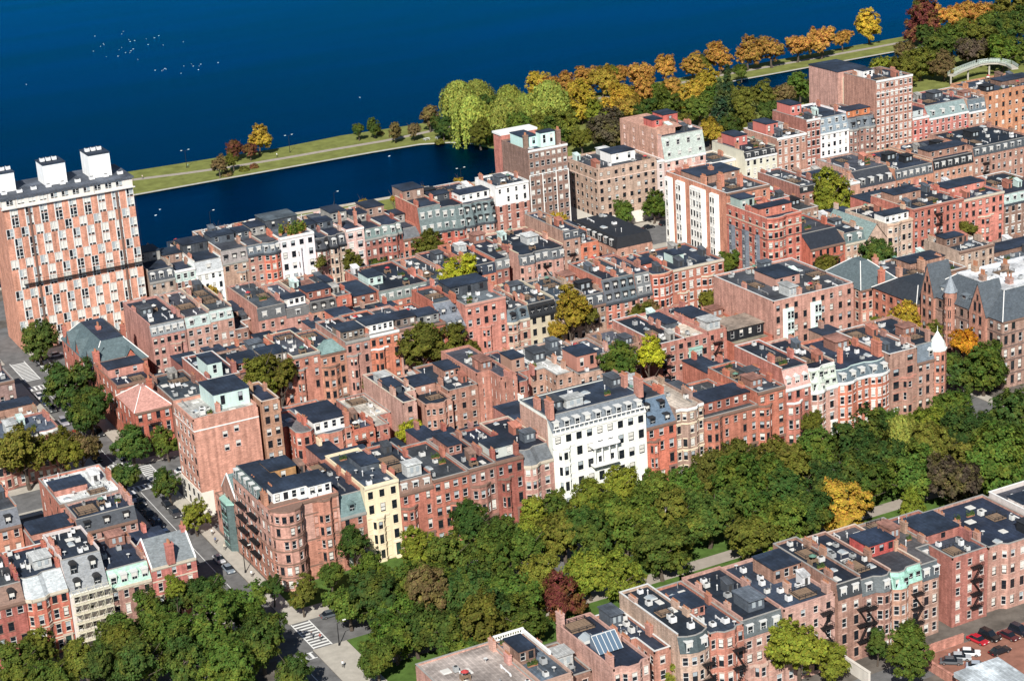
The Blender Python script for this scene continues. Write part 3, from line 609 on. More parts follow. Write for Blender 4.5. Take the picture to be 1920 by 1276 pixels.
# ------------------------------------------------------------------ water, land, streets
def slab(name, pl, z0, z1, m, kind="structure"):
    b = MB(); b.prism(pl, z0, z1); o = b.build(name, m); o["kind"] = kind; return o
def rect(x0, y0, x1, y1): return [(x0, y0), (x1, y0), (x1, y1), (x0, y1)]
b = MB(); b.q((-3000, -2000, -0.6), (4500, -2000, -0.6), (4500, 5000, -0.6), (-3000, 5000, -0.6)); o = b.build("water", M_water); o["kind"] = "structure"; o["label"] = "deep blue river and lagoon water"
slab("ground", [(-400, -450), (1100, -450), (1100, 277), (240, 277), (110, 286), (94, 286), (80, 278), (62, 266), (-400, 262)], -3, 0, M_yard)
slab("esplanade", [(240, 277.01), (1100, 277.01), (1100, 335), (560, 335), (352, 335), (345, 341), (343, 349), (345, 357), (352, 363), (560, 364), (1100, 366), (1100, 394), (520, 389), (400, 386), (300, 384), (203, 385.5), (172, 389), (142, 386.5), (115, 389), (81, 391.5), (-300, 402), (-300, 356), (71, 354.8), (171, 353.6), (192, 352.4), (203, 346.5), (209, 338), (212.5, 326), (217, 308), (226, 290)], -3, .1, M_lawn2)
slab("riverside_strip", [(110, 284.8), (239, 275.6), (239, 262), (94, 262), (70, 262), (82, 277), (95, 285)], .002, .06, M_lawn2)
def ribbon(name, pts, wd, z, m, th=.03):
    b = MB(); L, R_ = [], []
    for k, p in enumerate(pts):
        a = pts[max(0, k - 1)]; c = pts[min(len(pts) - 1, k + 1)]; dx, dy = c[0] - a[0], c[1] - a[1]; l = sqrt(dx * dx + dy * dy); nx, ny = -dy / l * wd / 2, dx / l * wd / 2
        L.append((p[0] + nx, p[1] + ny)); R_.append((p[0] - nx, p[1] - ny))
    for k in range(len(pts) - 1):
        b.hexa([(*R_[k], z - th), (*R_[k + 1], z - th), (*L[k + 1], z - th), (*L[k], z - th)], [(*R_[k], z), (*R_[k + 1], z), (*L[k + 1], z), (*L[k], z)])
    o = b.build(name, m); o["kind"] = "structure"; return o
ribbon("esplanade_path", [(-200, 388), (40, 381), (77, 377.5), (100, 372.5), (118, 369.8), (140, 368.6), (160, 368.4), (183, 367.4), (200, 369), (220, 372), (250, 374), (300, 374), (345, 376), (420, 376.5), (540, 378)], 3.2, .13, M_path)
ribbon("sea_wall", [(-300, 355.6), (71, 354.4), (171, 353.2), (191.6, 352.0), (202.6, 346.2), (208.6, 337.8)], .55, .22, M_conc, .4)
ribbon("canal_wall", [(350, 362.4), (560, 363.4), (900, 365.0)], .5, .2, M_conc, .4)
ribbon("lagoon_rail_wall", [(-300, 261.6), (61, 265.6), (80, 277.4), (94, 285.4), (110, 285.6), (238, 276.8)], .5, .75, M_conc, .9)
def road(name, x0, y0, x1, y1, z, m=M_asph): slab(name, rect(x0, y0, x1, y1), z - .003, z, m)
def along(y0, y1, z, nm="road"):  road(nm, -300, y0, 700, y1, z)
along(-27, -14, .004); along(-62, -52, .004); along(78, 90, .004); along(170, 189, .004); along(219, 224, .004); along(232, 252, .004)
for y0, y1 in ((40.5, 44.5), (126, 130), (-105, -98)): road("alley", -12, y0, 700, y1, .005) if y0 > 0 else road("alley", -9, y0, 300, y1, .005)
for x0, x1 in ((-21, -13), (174, 184), (384, 394)): road("cross_street", x0, -300, x1, 222, .009)
def walk(x0, y0, x1, y1, z=.13): slab("sidewalk", rect(x0, y0, x1, y1), .0095, z, M_conc)
for xa, xb in ((-250, -21.2), (-12.8, 173.8), (184.2, 383.8)):
    for y0, y1 in ((-14, -8.5), (74.6, 77.9), (90.1, 93.6), (166, 169.9), (189.1, 195), (-70, -62.2)): walk(xa, y0, xb, y1)
for x0, x1 in ((-28.3, -21.2), (-12.8, -9.2), (171.2, 173.8), (184.2, 187)):
    for y0, y1 in ((-8.4, 74.5), (93.7, 165.9), (195.1, 218)): walk(x0, y0, x1, y1, .127)
slab("front_gardens", rect(-9, -8.4, 171, 2.6), .0095, .09, M_lawn)
for xa, xb in ((-250, -27), (-5.4, 171), (186, 380)): slab("mall_lawn", rect(xa, -51.8, xb, -27.2), .0095, .12, M_lawn); slab("mall_path", rect(xa + .1, -41.5, xb - .1, -37.2), .1205, .135, M_path)
slab("mall_crossing_walk", rect(-12.9, -51.8, -5.5, -27.2), .0095, .125, M_conc)
slab("parking_court", rect(84, -125, 130, -98.2), .0052, .012, mat("brick_paving", (.26, .12, .085), rough=.9, noise=.25, nscale=.5))
slab("side_yard", rect(187.2, 166.5, 212, 169.8), .0096, .1, M_lawn)
def zebra(x0, y0, x1, y1, axis, z=.0135):
    b = MB(); o_ = []
    if axis == 'y':
        n = int((y1 - y0) / 1.25)
        for x in (x0, x1 - .25): b.box(x, y0, z - .003, x + .25, y1, z)
        for k in range(n): yy = y0 + .3 + k * 1.25; b.box(x0 + .26, yy, z - .003, x1 - .26, yy + .55, z)
    else:
        n = int((x1 - x0) / 1.25)
        for y in (y0, y1 - .25): b.box(x0, y, z - .003, x1, y + .25, z)
        for k in range(n): xx = x0 + .3 + k * 1.25; b.box(xx, y0 + .26, z - .003, xx + .55, y1 - .26, z)
    o = b.build("crosswalk_marking", M_paint); o["kind"] = "structure"
zebra(-12.6, -26.8, -8.4, -14.2, 'y'); zebra(-20.8, -30.5, -13.2, -27.6, 'x'); zebra(-13.6 + .7, 78.2, -9.4, 89.8, 'y'); zebra(-20.8, 91, -13.2, 94.5, 'x'); zebra(-20.8, 74.0, -13.2, 77.4, 'x')
zebra(-12.7, 170.3, -9.3, 188.7, 'y'); zebra(-20.8, 161.5, -13.2, 165.2, 'x'); zebra(-20, 170.3, -15.5, 188.7, 'y', .0135)
b = MB()
for y0, y1 in ((-300, -28), (-13, 73), (95, 160)):
    b.box(-17.1, y0, .0105, -16.95, y1, .0135)
o = b.build("lane_line", M_paint); o["kind"] = "structure"
b = MB()
for k in range(40): b.box(-200 + k * 9, 179.5, .006, -196.5 + k * 9, 179.65, .008) if not (-26 < -200 + k * 9 < -9) else None
o = b.build("lane_line", M_paint); o["kind"] = "structure"

# ------------------------------------------------------------------ ROW A : mall-facing houses, north side (front y=3)
G_A = "houses facing the tree-lined mall"
def A(label, x0, x1, z, fl, col, **k):
    k.setdefault('y0', 3); k.setdefault('y1', 25); k.setdefault('wing', (.0, .72, 12, z - random.Random(int(x0)).uniform(.5, 3.5))); k.setdefault('group', G_A); k.setdefault('door', True)
    return house(label, x0, x1, z, fl, col, **k)
A("narrow house with blue-grey mansard and one gabled dormer beside the yellow house", 7.4, 13.5, 12.7, 4, BRN, mans=(4.2, GSL, 1, 'gable,o', 2.2), front='flat', trim=GRT, clut=2)
A("pale yellow painted house with flat front between red brick houses", 13.5, 21.8, 17.8, 5, CRM, wm=M_stone, cols=3, trim=CRM, dark=.9, bays=((.02, .66, 3, 'angC'),), ch=[(.96, .3), (.96, .7)], clut=2)
A("red house with dark roof terrace and balustrade, directly beside the yellow house", 21.8, 30.1, 14.6, 4, RED, mans=(2.6, BST, 3, 'flat,w', .9), bays=((.0, .5, 3, 'bow'),), trim=BST, clut=3, ch=[(.04, .2), (.96, .6)])
A("red house with brown stone bow window and small balcony", 30.1, 39.0, 15.3, 5, RED, bays=((.42, .98, 3, 'bow'),), trim=BST, att=None, clut=3, cornice=BST)
A("brownstone house with wide low bow and long black roof", 39.0, 46.0, 15.6, 4, (.33, .16, .12), bays=((.05, .75, 3, 'bow'),), trim=BST, cornice=BST, clut=1)
A("brown and red house with awning-covered roof terrace", 46.0, 53.0, 15.6, 4, (.36, .17, .12), bays=((.02, .6, 3, 'angC'),), trim=BST, cornice=BST, att=(3.2, 2.6, (.5, .52, .48), 2, 6), ch=[(.03, .12, .9, 1.2, 3.0), (.97, .12, .9, 1.2, 3.0), (.96, .6)])
A("round-fronted red house with grey slate roof left of the white mansion", 53.0, 60.7, 13.5, 4, SAL, front='bowL', mans=(2.8, (.11, .12, .13), 0, 'flat', 3.0), trim=LIME, clut=2, ch=[(.95, .35), (.95, .7)])
white = A("broad white mansion with dormered mansard and balustraded cornice", 60.8, 85.8, 19.4, 5, (.86, .85, .82), name="mansion", cat="mansion", wm=M_stone, cols=9, trim=(.85, .84, .8), mans=(3.4, (.15, .17, .19), 9, 'flat,w', 2.6), y1=18.5, cornice=(.8, .78, .72), wing=(.05, .62, 17, 15.5), dark=.85, bl=.25, ww=1.3, arch=True,
      bays=((.0, .22, 4, 'angC'),), ch=[(.015, .12, 1.1, 2.4, 4.6), (.985, .12, 1.1, 2.6, 4.8), (.02, .5, 1.0, 1.8, 3.2), (.985, .55, 1.0, 2.0, 3.4)], clut=4, chcol=SAL, group=None, cop=(.10, .11, .12), par=.25)
b = MB(); panel(b, (60.77, 18.5), (60.77, 5.2), 0, 22.2, []); panel(b, (60.77, 5.2), (60.85, 5.2), 0, 22.2, []); b.build("party_wall", M_wall, white, (.46, .29, .23))
b = MB(); b.box(70.4, 1.2, 9.2, 77.2, 2.98, 9.55); b.box(70.2, .9, 14.0, 77.4, 2.98, 14.6); b.build("balcony", M_stone, white, WHT)
for k in range(4): b = MB(); b.cyl(70.9 + k * 1.93, 1.5, 9.55, 14.0, .22, .18, 8); b.build("column", M_stone, white, WHT)
b = MB()
for k in range(20): b.cyl(61.6 + k * 1.25, 2.75, 19.5, 20.3, .14, .1, 6)
b.box(61, 2.55, 20.3, 85.6, 2.95, 20.5); b.build("balustrade", M_stone, white, (.8, .79, .75))
A("red house with big blue-grey sloping roof and planted balcony", 85.8, 94.0, 14.8, 4, RED, mans=(5.2, (.10, .145, .2), 2, 'flat,d', 4.8), bays=((.0, .45, 3, 'angC'),), trim=BST, clut=1)
A("cream and pink stone house with shallow pediment below a pale roof edge", 94.0, 101.8, 17.0, 5, (.62, .45, .36), front='angC', trim=CRM, cornice=WT, roofc=GRAV, belts=((13.5, CRM), (6.8, CRM)), dark=.7, clut=2)
A("wide red brick house with bowed terrace and set-back dark attic", 101.8, 117.4, 12.8, 4, RED, front='flat', bays=((.02, .34, 4, 'bow'),), att=(3.2, 3.0, (.30, .11, .08), 6, 7), trim=BST, roofc=ROOF, cornice=BST, dark=.5, clut=5, ch=[(.3, .5, .9, 1.6, 3.2), (.97, .3, .9, 2.2, 4.2), (.97, .7)])
A("red house with roof terrace left of the pink mansard house", 117.4, 125.5, 15.8, 5, RED, bays=((.0, .5, 4, 'bow'),), trim=BST, clut=4)
A("red house with steep pink tiled mansard and three white dormers", 125.5, 133.0, 15.2, 4, SAL, mans=(4.6, (.52, .31, .27), 3, 'gable,w', 1.6), bays=((.04, .66, 3, 'bow'),), trim=BST, cornice=WT, ch=[(.03, .3, .9, 2.0, 2.6), (.97, .35)], clut=3)
A("narrow house with pale grey-green mansard and white balcony", 133.0, 141.2, 12.9, 4, PNK, front='bowL', mans=(5.6, (.5, .55, .48), 4, 'flat,o', 1.4, WT), trim=WT, cornice=WT, clut=3, dark=.6)
A("wide red double bow-front house with white cornice and green glazed attic", 141.2, 157.0, 13.4, 4, RED, front='2bow', mans=(2.6, (.09, .12, .14), 5, 'flat,w', 2.2, MINT), trim=WT, cornice=WT, clut=5, dark=.35, ch=[(.3, .25, .8, 1.4, 3.8), (.97, .2, 1.1, 3.0, 4.4), (.97, .6)])
A("tall salmon-red gabled brick house next to the turret house", 157.0, 165.8, 16.8, 5, (.5, .19, .14), cols=2, ww=1.8, trim=SAL, cornice=None, bays=((.35, .98, 3, 'angC'),), clut=4, dark=.8)
# corner house with white conical turret
tur = A("corner house with white conical turret roof beside the orange tree", 165.8, 175.0, 13.0, 4, (.48, .22, .16), mans=(4.2, (.14, .17, .2), 1, 'gable,w', 1.4), trim=BST, cornice=BST, clut=4, name="corner_house", wing=(.4, .98, 11, 10), ch=[(.55, .1, .8, 1.2, 3.6), (.05, .2), (.6, .6)])
b = MB(); _p = [(173.2 + 2.3 * cos(2 * pi * k / 10), 4.2 + 2.3 * sin(2 * pi * k / 10)) for k in range(10)]
for p, q in zip(_p, _p[1:] + _p[:1]):
    ops = seg_ops(1.42, 5, 2.9, 0, random.Random(3), 1, .8) if (q[0] - p[0]) > -.4 and (q[1] + p[1]) / 2 < 4.6 else []
    panel(b, p, q, 0, 15.0, ops)
    if ops: put_windows(tur, p, q, ops, BST, random.Random(int(q[0] * 10)), .8)
b.build("turret", M_wall, tur, (.47, .21, .15))
b = MB(); b.cyl(173.2, 4.2, 14.9, 15.3, 2.45, 2.5, 10); b.cyl(173.2, 4.2, 15.3, 17.0, 2.3, 1.75, 10); b.cyl(173.2, 4.2, 17.0, 19.6, 1.75, .2, 10); b.cyl(173.2, 4.2, 19.6, 21.2, .1, .03, 6); b.build("turret_roof", M_metal, tur, (.78, .82, .78))

# ------------------------------------------------------------------ corner block A1 (round tower at the crossing)
cb = house("big red corner apartment house with round bay tower at the street crossing", -8.8, 7.4, 18.4, 6, (.45, .19, .15), 3, 25, split=(9.2, (.50, .29, .235)), name="corner_apartment_house", cat="apartment house", cols=4, trim=BST, side=8, cornice=BST, att=None, clut=7, wing=None, ww=1.2, dark=.5,
           bays=((.62, .97, 5.9, 'angC'),), belts=((3.2, BST), (9.4, BST), (15.4, BST)), ch=[(.2, .3, 1.2, 2.2, 3.2), (.03, .15, 1.0, 2.0, 3.6), (.12, .62, 1.2, 1.6, 3.0), (.97, .3)], sidefrom=0)
b = MB(); _p = [(-4.9 + 3.7 * cos(2 * pi * k / 14), 3.4 + 3.7 * sin(2 * pi * k / 14)) for k in range(14)]
for p, q in zip(_p, _p[1:] + _p[:1]):
    ops = seg_ops(1.64, 6, 18.4 / 6, 0, random.Random(int(p[0] * 9)), 1, .95, omit=.2) if (p[1] + q[1]) / 2 < 3.0 else []
    panel(b, p, q, 0, 18.9, ops)
    if ops: put_windows(cb, p, q, ops, BST, random.Random(int(q[0] * 10)), .5)
b.q(*[(x, y, 18.9) for x, y in _p]); b.build("round_tower", M_wall, cb, (.49, .27, .215))
for zz in (3.2, 6.3, 9.4, 12.4, 15.4, 18.7): b = MB(); b.cyl(-4.9, 3.4, zz, zz + .3, 3.86, 3.86, 14); b.build("tower_band", M_trim, cb, BST)
_r = random.Random(8)
penthouse(cb, -6.6, 5.4, 1.2, 12, 18.42, 21.4, (.8, .79, .76), _r, 4); penthouse(cb, 1.3, 4.6, 6.6, 12, 18.42, 21.2, (.8, .79, .76), _r, 3)
penthouse(cb, -3, 16, 3, 22.5, 18.42, 21.9, (.40, .22, .10), _r, 1, nm="stair_house", m=M_wall)
b = MB(); b.q((-8.9, 24.9, 19.1), (-8.9, 9, 19.1), (-7.6, 9, 21.6), (-7.6, 24.9, 21.6)); b.build("mansard", M_slate, cb, (.10, .13, .13))
for k in range(5): dormer(cb, DORM['flat', 'w'], (-8.75, 23.4 - k * 3.2, 19.35), -pi / 2, (1.1, .7, 1.7), (.10, .13, .13), _r)
b = MB(); b.box(-7.58, 9.02, 18.42, -2, 24.6, 21.55); b.build("mansard_roof", M_roof, cb, ROOF)
for yy in (10.5, 17.5):
    for k in range(4):
        b = MB(); z = 5 + k * 3.07; b.box(-10.2, yy, z, -8.84, yy + 4.2, z + .1); b.box(-10.24, yy, z + .9, -10.18, yy + 4.2, z + 1.0)
        for j in range(8): b.box(-10.23, yy + j * .59, z + .1, -10.19, yy + j * .59 + .05, z + .9)
        b.build("fire_balcony", M_iron, cb)
cg = house("small red house with green slate gable facing the cross street", -8.9, 3.5, 13.4, 4, (.42, .14, .10), 25.2, 33.5, name="corner_house", side=3, trim=BST, mans=None, roof=('gablex', 4.4, GSL, .5), ch=[(.3, .5, 1, 1.6, 4.2)], dark=.8, cornice=None, bays=())
b = MB(); b.prism([(-10.3, 27.2), (-8.88, 26.4), (-8.88, 32.4), (-10.3, 31.4)], 0, 11.5); b.build("bay", M_slate, cg, (.08, .12, .12))
b = MB(); b.prism([(-10.45, 27.0), (-8.87, 26.1), (-8.87, 32.7), (-10.45, 31.6)], 11.51, 11.9); b.build("bay_cornice", M_trim, cg, COP)
for k in range(2):
    for j in range(3): surf_window(cg, WIN['sky', 1], (-10.3, 28.4 + k * 1.9, 1.6 + j * 3.4), -pi / 2, (1.2, 1, 2.0), COP)
house("low brick rear extension behind the green gable house", -8.6, 6, 9, 3, SAL, 33.7, 40, side=2, clut=2, roofc=GRAV)

# ------------------------------------------------------------------ ROW B : rear sides on the first alley (rear y about 49)
G_B = "house backs along the first alley"
def B(label, x0, x1, z, fl, col, **k):
    k.setdefault('y0', 49.5); k.setdefault('y1', 74); k.setdefault('group', G_B); k.setdefault('trim', (.4, .26, .2)); k.setdefault('cornice', None); k.setdefault('wfrom', 1)
    if not any(q_ in k for q_ in ('front', 'mans', 'att', 'bays', 'fe', 'pent', 'cols', 'side')): k['front'] = random.Random(int(x0 * 7)).choice(('ellL', 'ellR', 'ellLa', 'ellRa', 'angC'))
    return house(label, x0, x1, z, fl, col, **k)
pk = B("tall pink brick apartment house with blank gable wall and pale green penthouse", -8.9, 7.2, 24.2, 8, (.52, .27, .225), ww=1.5, name="apartment_house", cat="apartment house", y1=64, side=5, cols=0, split=None, clut=0, roofc=LGT, group=None, belts=((21.6, WT),), ch=[(.45, .2, 1, 1, 2.2)],
       pent=((.42, .25, .97, .95, 4.0, MINT),), sidefrom=1)
b = MB(); panel(b, (-9.05, 64), (-9.05, 49.4), 0, 6.2, []); panel(b, (-9.05, 49.4), (-6.0, 49.4), 0, 6.2, []); b.q((-9.05, 49.4, 6.2), (-6, 49.4, 6.2), (-6, 64, 6.2), (-9.05, 64, 6.2)); b.build("stone_base", M_stone, pk, (.72, .68, .6))
for k in range(4):
    for j in range(2): surf_window(pk, WIN['dark', 1], (-9.05, 51.5 + k * 3.4, .8 + j * 2.9), -pi / 2, (1.1, 1, 1.9), WT)
for x, zz in ((-1.5, 18.6), (1.4, 19.4), (-1.4, 15.2), (1.5, 15.6)): surf_window(pk, WIN['half', 0], (x, 49.5, zz), 0, (1.2, 1, 1.6), PNK)
pk2 = B("narrow orange-brick tower wing with two window columns behind the pink gable wall", 8.2, 12.8, 24.6, 8, (.50, .27, .18), name="tower_wing", cat="building", cols=2, y1=63, group=None, clut=0, ch=[(.2, .7, .9, 1.2, 2.5), (.9, .6, .9, .9, 2.0)], dark=.6, ww=1.2)
B("low house back with weathered grey plank-like roof beside the orange-brick tower", 13.2, 21.0, 14.4, 4, SAL, y1=66, roofc=(.15, .15, .15), clut=2)
B("house back with white clerestory storey and black roof", 21.0, 30.4, 13.0, 4, SAL, front='angC', att=(2.0, 3.0, WT, 4, 12), clut=0, y1=72, pent=(), ch=[(.03, .3, .8, 2, 3), (.97, .08, 1.0, 1.6, 4.4)])
B("red house back with terrace below the pale concrete roof", 30.4, 36.5, 11.8, 4, RED, front='flat', cols=3, fe=(.1, 3.4, 3), clut=3, y1=60)
B("low house back with broad pale concrete roof deck", 36.5, 44.4, 11.0, 3, SAL, y0=51, y1=74, roofc=(.55, .5, .42), clut=2, par=.4, ch=[(.05, .1)])
B("narrow salmon house back with three skylights on black roof", 44.4, 51.0, 15.8, 5, SAL, front='ellL', clut=5, side=0, fe=(.55, 3.1, 4, 56))
B("house back with pale wooden roof deck", 51.0, 58.5, 13.2, 4, SAL, front='angC', clut=5, y0=51)
B("house back with broad black roof left of the twin brick slabs", 58.5, 66.8, 14.6, 5, (.45, .22, .15), cols=3, y0=53, clut=4)
B("house back rising as two tall blank brick slabs behind the white mansion", 66.8, 75.0, 17.2, 5, (.48, .22, .16), front='ellR', cols=0, y0=47, ww=.3, clut=3, ch=[(.75, .04, 1.2, 2.2, 1.8), (.3, .4)])
B("house back with tall black roof behind the white mansion chimneys", 75.0, 83.4, 13.8, 4, SAL, front='ellLa', clut=4, pent=((.5, .35, .95, .6, 3.6, (.4, .24, .18)),))
B("house back with pale grey front roof and small brick stair tower", 83.4, 92.6, 13.2, 4, BUF, front='ellR', roofc=LGT, clut=4)
B("house back with white rendered base and brick penthouse", 92.6, 101.8, 13.0, 4, (.52, .42, .36), y0=47, clut=0, pent=((.15, .12, .8, .4, 4.2, SAL),), split=None)
B("low house back hidden behind the yellow and green yard trees", 101.8, 110.4, 11.5, 4, SAL, y0=54, clut=4)
B("low brown house back with terrace right of the brick penthouse", 110.4, 118.5, 12.4, 4, BUF, y0=53, clut=5, roofc=ROOFG)
B("tall salmon house back with three window columns under a black roof", 118.6, 126.4, 14.8, 5, SAL, cols=3, clut=1, ww=1.2, fe=(.02, 3, 4))
ol = B("salmon house back with pale green glazed oriel window", 126.4, 133.7, 14.6, 5, SAL, cols=3, roofc=(.5, .44, .36), clut=4)
b = MB(); b.prism([(127.4, 49.46), (127.9, 48.4), (130.9, 48.4), (131.4, 49.46)], 8.9, 12.0); b.prism([(127.2, 49.45), (127.7, 48.2), (131.1, 48.2), (131.6, 49.45)], 12.01, 12.25); b.build("oriel", M_copper, ol)
for k in range(3): surf_window(ol, WIN['sky', 0], (128.4 + k * 1.0, 48.4, 9.5), 0, (.8, .4, 1.9), MINT)
B("narrow salmon house back with diagonal iron stair", 133.7, 139.8, 14.8, 5, SAL, cols=2, y0=50, fe=(.25, 3, 4), clut=2)
B("low house back with black timber penthouse and red terrace", 139.8, 152.0, 10.8, 3, RED, y0=46, att=(4, 3.4, BLK, 4, 9), clut=4, roofc=(.3, .25, .2))
blk = B("big square brick apartment block with green bay windows and black roof", 152.2, 178.6, 20.4, 6, (.47, .19, .15), name="apartment_block", cat="apartment house", y0=46, y1=75, cols=9, clut=8, group=None, ww=1.15, dark=.5, cornice=None, ch=[(.35, .05, 1.1, 1.6, 2.4), (.6, .05, 1.1, 1.2, 1.8), (.02, .5)], pent=((.3, .35, .6, .7, 2.8, (.45, .25, .2)),))
for fx in (155.2, 164.2):
    b = MB(); b.prism([(fx, 45.99), (fx + .7, 44.9), (fx + 2.9, 44.9), (fx + 3.6, 45.99)], 2, 18.2); b.build("green_bay", M_metal, blk, (.62, .75, .70))
    for j in range(5):
        for k in range(2): surf_window(blk, WIN['dark', 0], (fx + 1.25 + k * 1.1, 44.9, 3.1 + j * 3.1), 0, (.9, .6, 2.0), MINT)

# ------------------------------------------------------------------ ROW C : street-facing houses, second street (front y=95)
G_C = "houses facing the second street"
def Cc(label, x0, x1, z, fl, col, **k):
    k.setdefault('y0', 95); k.setdefault('y1', 116); k.setdefault('wing', (.0, .72, 10.5, z - random.Random(int(x0)).uniform(.5, 3.5))); k.setdefault('group', G_C); k.setdefault('door', True)
    return house(label, x0, x1, z, fl, col, **k)
house("red corner house with hipped pink tile roof above the cross street trees", -9.4, .2, 11.4, 3, (.48, .14, .09), 97, 112, name="corner_house", side=4, trim=BST, roof=('hip', 4.2, (.46, .24, .2), 4.2, 6.5), ch=[(.75, .6, 1.2, 1.2, 5.4)], cornice=BST, fe=(.35, 3.8, 2), bays=(), dark=.6)
house("low red flat-roofed link between the pink-roofed house and the slate corner house", -9.2, 1.5, 13.4, 4, (.46, .15, .10), 112.3, 133.5, name="corner_house", side=6, trim=BST, clut=6, roofc=ROOF, bays=())
Cc("house with dark terrace roof and pale curved parapet behind the pink apartment house", .3, 10.2, 12.6, 4, SAL, clut=6, trim=BST)
Cc("house with white roof stair box beside the street tree", 10.2, 18.9, 16.0, 5, SAL, clut=0, trim=BST, pent=((.1, .1, .55, .5, 4.0, MINT),), ch=[(.05, .1), (.9, .1, 1.2, 1.2, 3.4)])
Cc("brick house behind the olive street tree with skylit black attic roof", 18.9, 26.4, 15.2, 4, SAL, att=(3, 2.8, (.3, .12, .09), 4, 8), trim=BST, clut=2)
Cc("brick house with glazed roof room and terrace furniture", 26.4, 33.6, 15.6, 4, RED, att=(3, 2.8, (.28, .25, .22), 5, 7), trim=BST, clut=3)
Cc("red house with stone bow and garlanded cornice right of the olive street tree", 33.6, 41.4, 17.0, 5, (.47, .17, .11), trim=BST, bays=((.0, .5, 4, 'angC'),), cornice=GRT, clut=5)
hip = Cc("brown-pink house with small hipped green roof and curved bay", 41.4, 48.8, 15.8, 5, (.40, .21, .16), bays=((.02, .72, 4, 'bow'),), trim=BST, cornice=BST, clut=2, ch=[(.97, .3), (.04, .6)])
b = MB(); b.prism([(41.6, 94.5), (48.6, 94.5), (48.6, 99.5), (41.6, 99.5)], 16.4, 19.2, 0, [(44.0, 97), (46.2, 97), (46.2, 98), (44.0, 98)]); b.build("hip_roof", M_slate, hip, (.16, .24, .23))
Cc("bright pink brick house with angled bay", 48.8, 55.9, 17.7, 5, (.60, .24, .18), bays=((.0, .6, 4, 'angC'),), trim=PNK, cornice=GRT, dark=.7, att=(2.5, 2.6, (.2, .16, .13), 4, 7), clut=2)
Cc("red-orange brick house with white roof room and flat bay", 55.9, 64.6, 18.0, 5, (.52, .17, .10), bays=((.0, .6, 4, 'angC'),), trim=BST, cornice=WT, att=(2.6, 2.6, WT, 5, 7), clut=2, dark=.6)
Cc("brown house largely behind the big olive street tree", 64.6, 71.4, 17.8, 5, BUF, att=(3, 2.5, (.18, .14, .12), 3, 6), trim=BST, clut=3)
Cc("house with glazed roof pavilion behind the olive street tree", 71.4, 78.4, 17.2, 5, RED, att=(3, 2.5, (.25, .25, .24), 3, 6), trim=BST, clut=3)
Cc("narrow red house with one long grey slate slope for a roof", 78.4, 84.7, 15.2, 4, RED, mans=(5.6, (.16, .18, .21), 2, 'gable,o', 7.5), trim=BST, clut=1)
Cc("tall salmon house with plain gable-high front and long balcony", 84.7, 97.2, 20.6, 6, (.52, .22, .17), cols=5, bays=((.3, .68, 4, 'angC'),), trim=SAL, cornice=PNK, clut=2, roofc=(.10, .115, .135))
Cc("red and buff striped bow-front house with blue-grey mansard", 97.2, 104.3, 13.4, 4, (.46, .20, .14), front='bowL', mans=(3.2, (.10, .13, .15), 2, 'arch,d', 1.4), trim=LIME, cornice=LIME, belts=((3.5, LIME), (6.9, LIME), (10.2, LIME)), clut=5)
Cc("pale buff stone house with black dormers and black oriel", 104.3, 112.9, 13.6, 4, (.56, .47, .34), wm=M_stone, mans=(3.2, BLK, 4, 'arch,d', 1.2), trim=LIME, cornice=BLK, clut=6, dark=.9)
Cc("grey mansard house half hidden by the golden street tree", 112.9, 122.4, 13.0, 4, BRN, mans=(3.2, SLT, 3, 'arch,d', 1.2), trim=BST, clut=6)
Cc("dark mansard house right of the golden street tree", 122.4, 128.8, 12.5, 4, BRN, mans=(3.0, SLT, 2, 'flat,w', 1.2), trim=BST, clut=3)
Cc("red house with tall grey mansard left of the blue-grey mansard house", 128.8, 134.3, 12.2, 4, SAL, mans=(6.4, (.10, .11, .125), 2, 'flat,d', 2.2), trim=WT, bays=((.1, .9, 2, 'angC'),), clut=2, cornice=SLT)
Cc("red house with tall blue-grey mansard and long dormer", 134.3, 139.3, 12.1, 4, SAL, mans=(6.4, (.085, .11, .125), 2, 'flat,d', 2.2), trim=WT, clut=2, cornice=SLT)
Cc("red house with tall pale grey mansard next to the red bow-front", 139.3, 144.4, 12.4, 4, SAL, mans=(6.0, (.14, .15, .155), 2, 'flat,w', 1.6), trim=WT, clut=2, cornice=SLT)
Cc("orange-red bow-front house with white window surrounds", 144.4, 151.3, 17.2, 5, (.52, .18, .11), front='bow', trim=WT, cornice=(.5, .2, .14), clut=2, dark=.1)
Cc("wide orange-red house with pale green bay canopies at the cross street", 151.3, 169.0, 17.2, 5, (.52, .18, .12), cols=7, bays=((.08, .32, 3, 'angC'), (.55, .82, 4, 'bow')), trim=WT, cornice=LIME, clut=2, dark=.15, pent=((.25, .3, .45, .55, 2.6, MINT),), side=0, wing=(.2, .9, 12, 11))
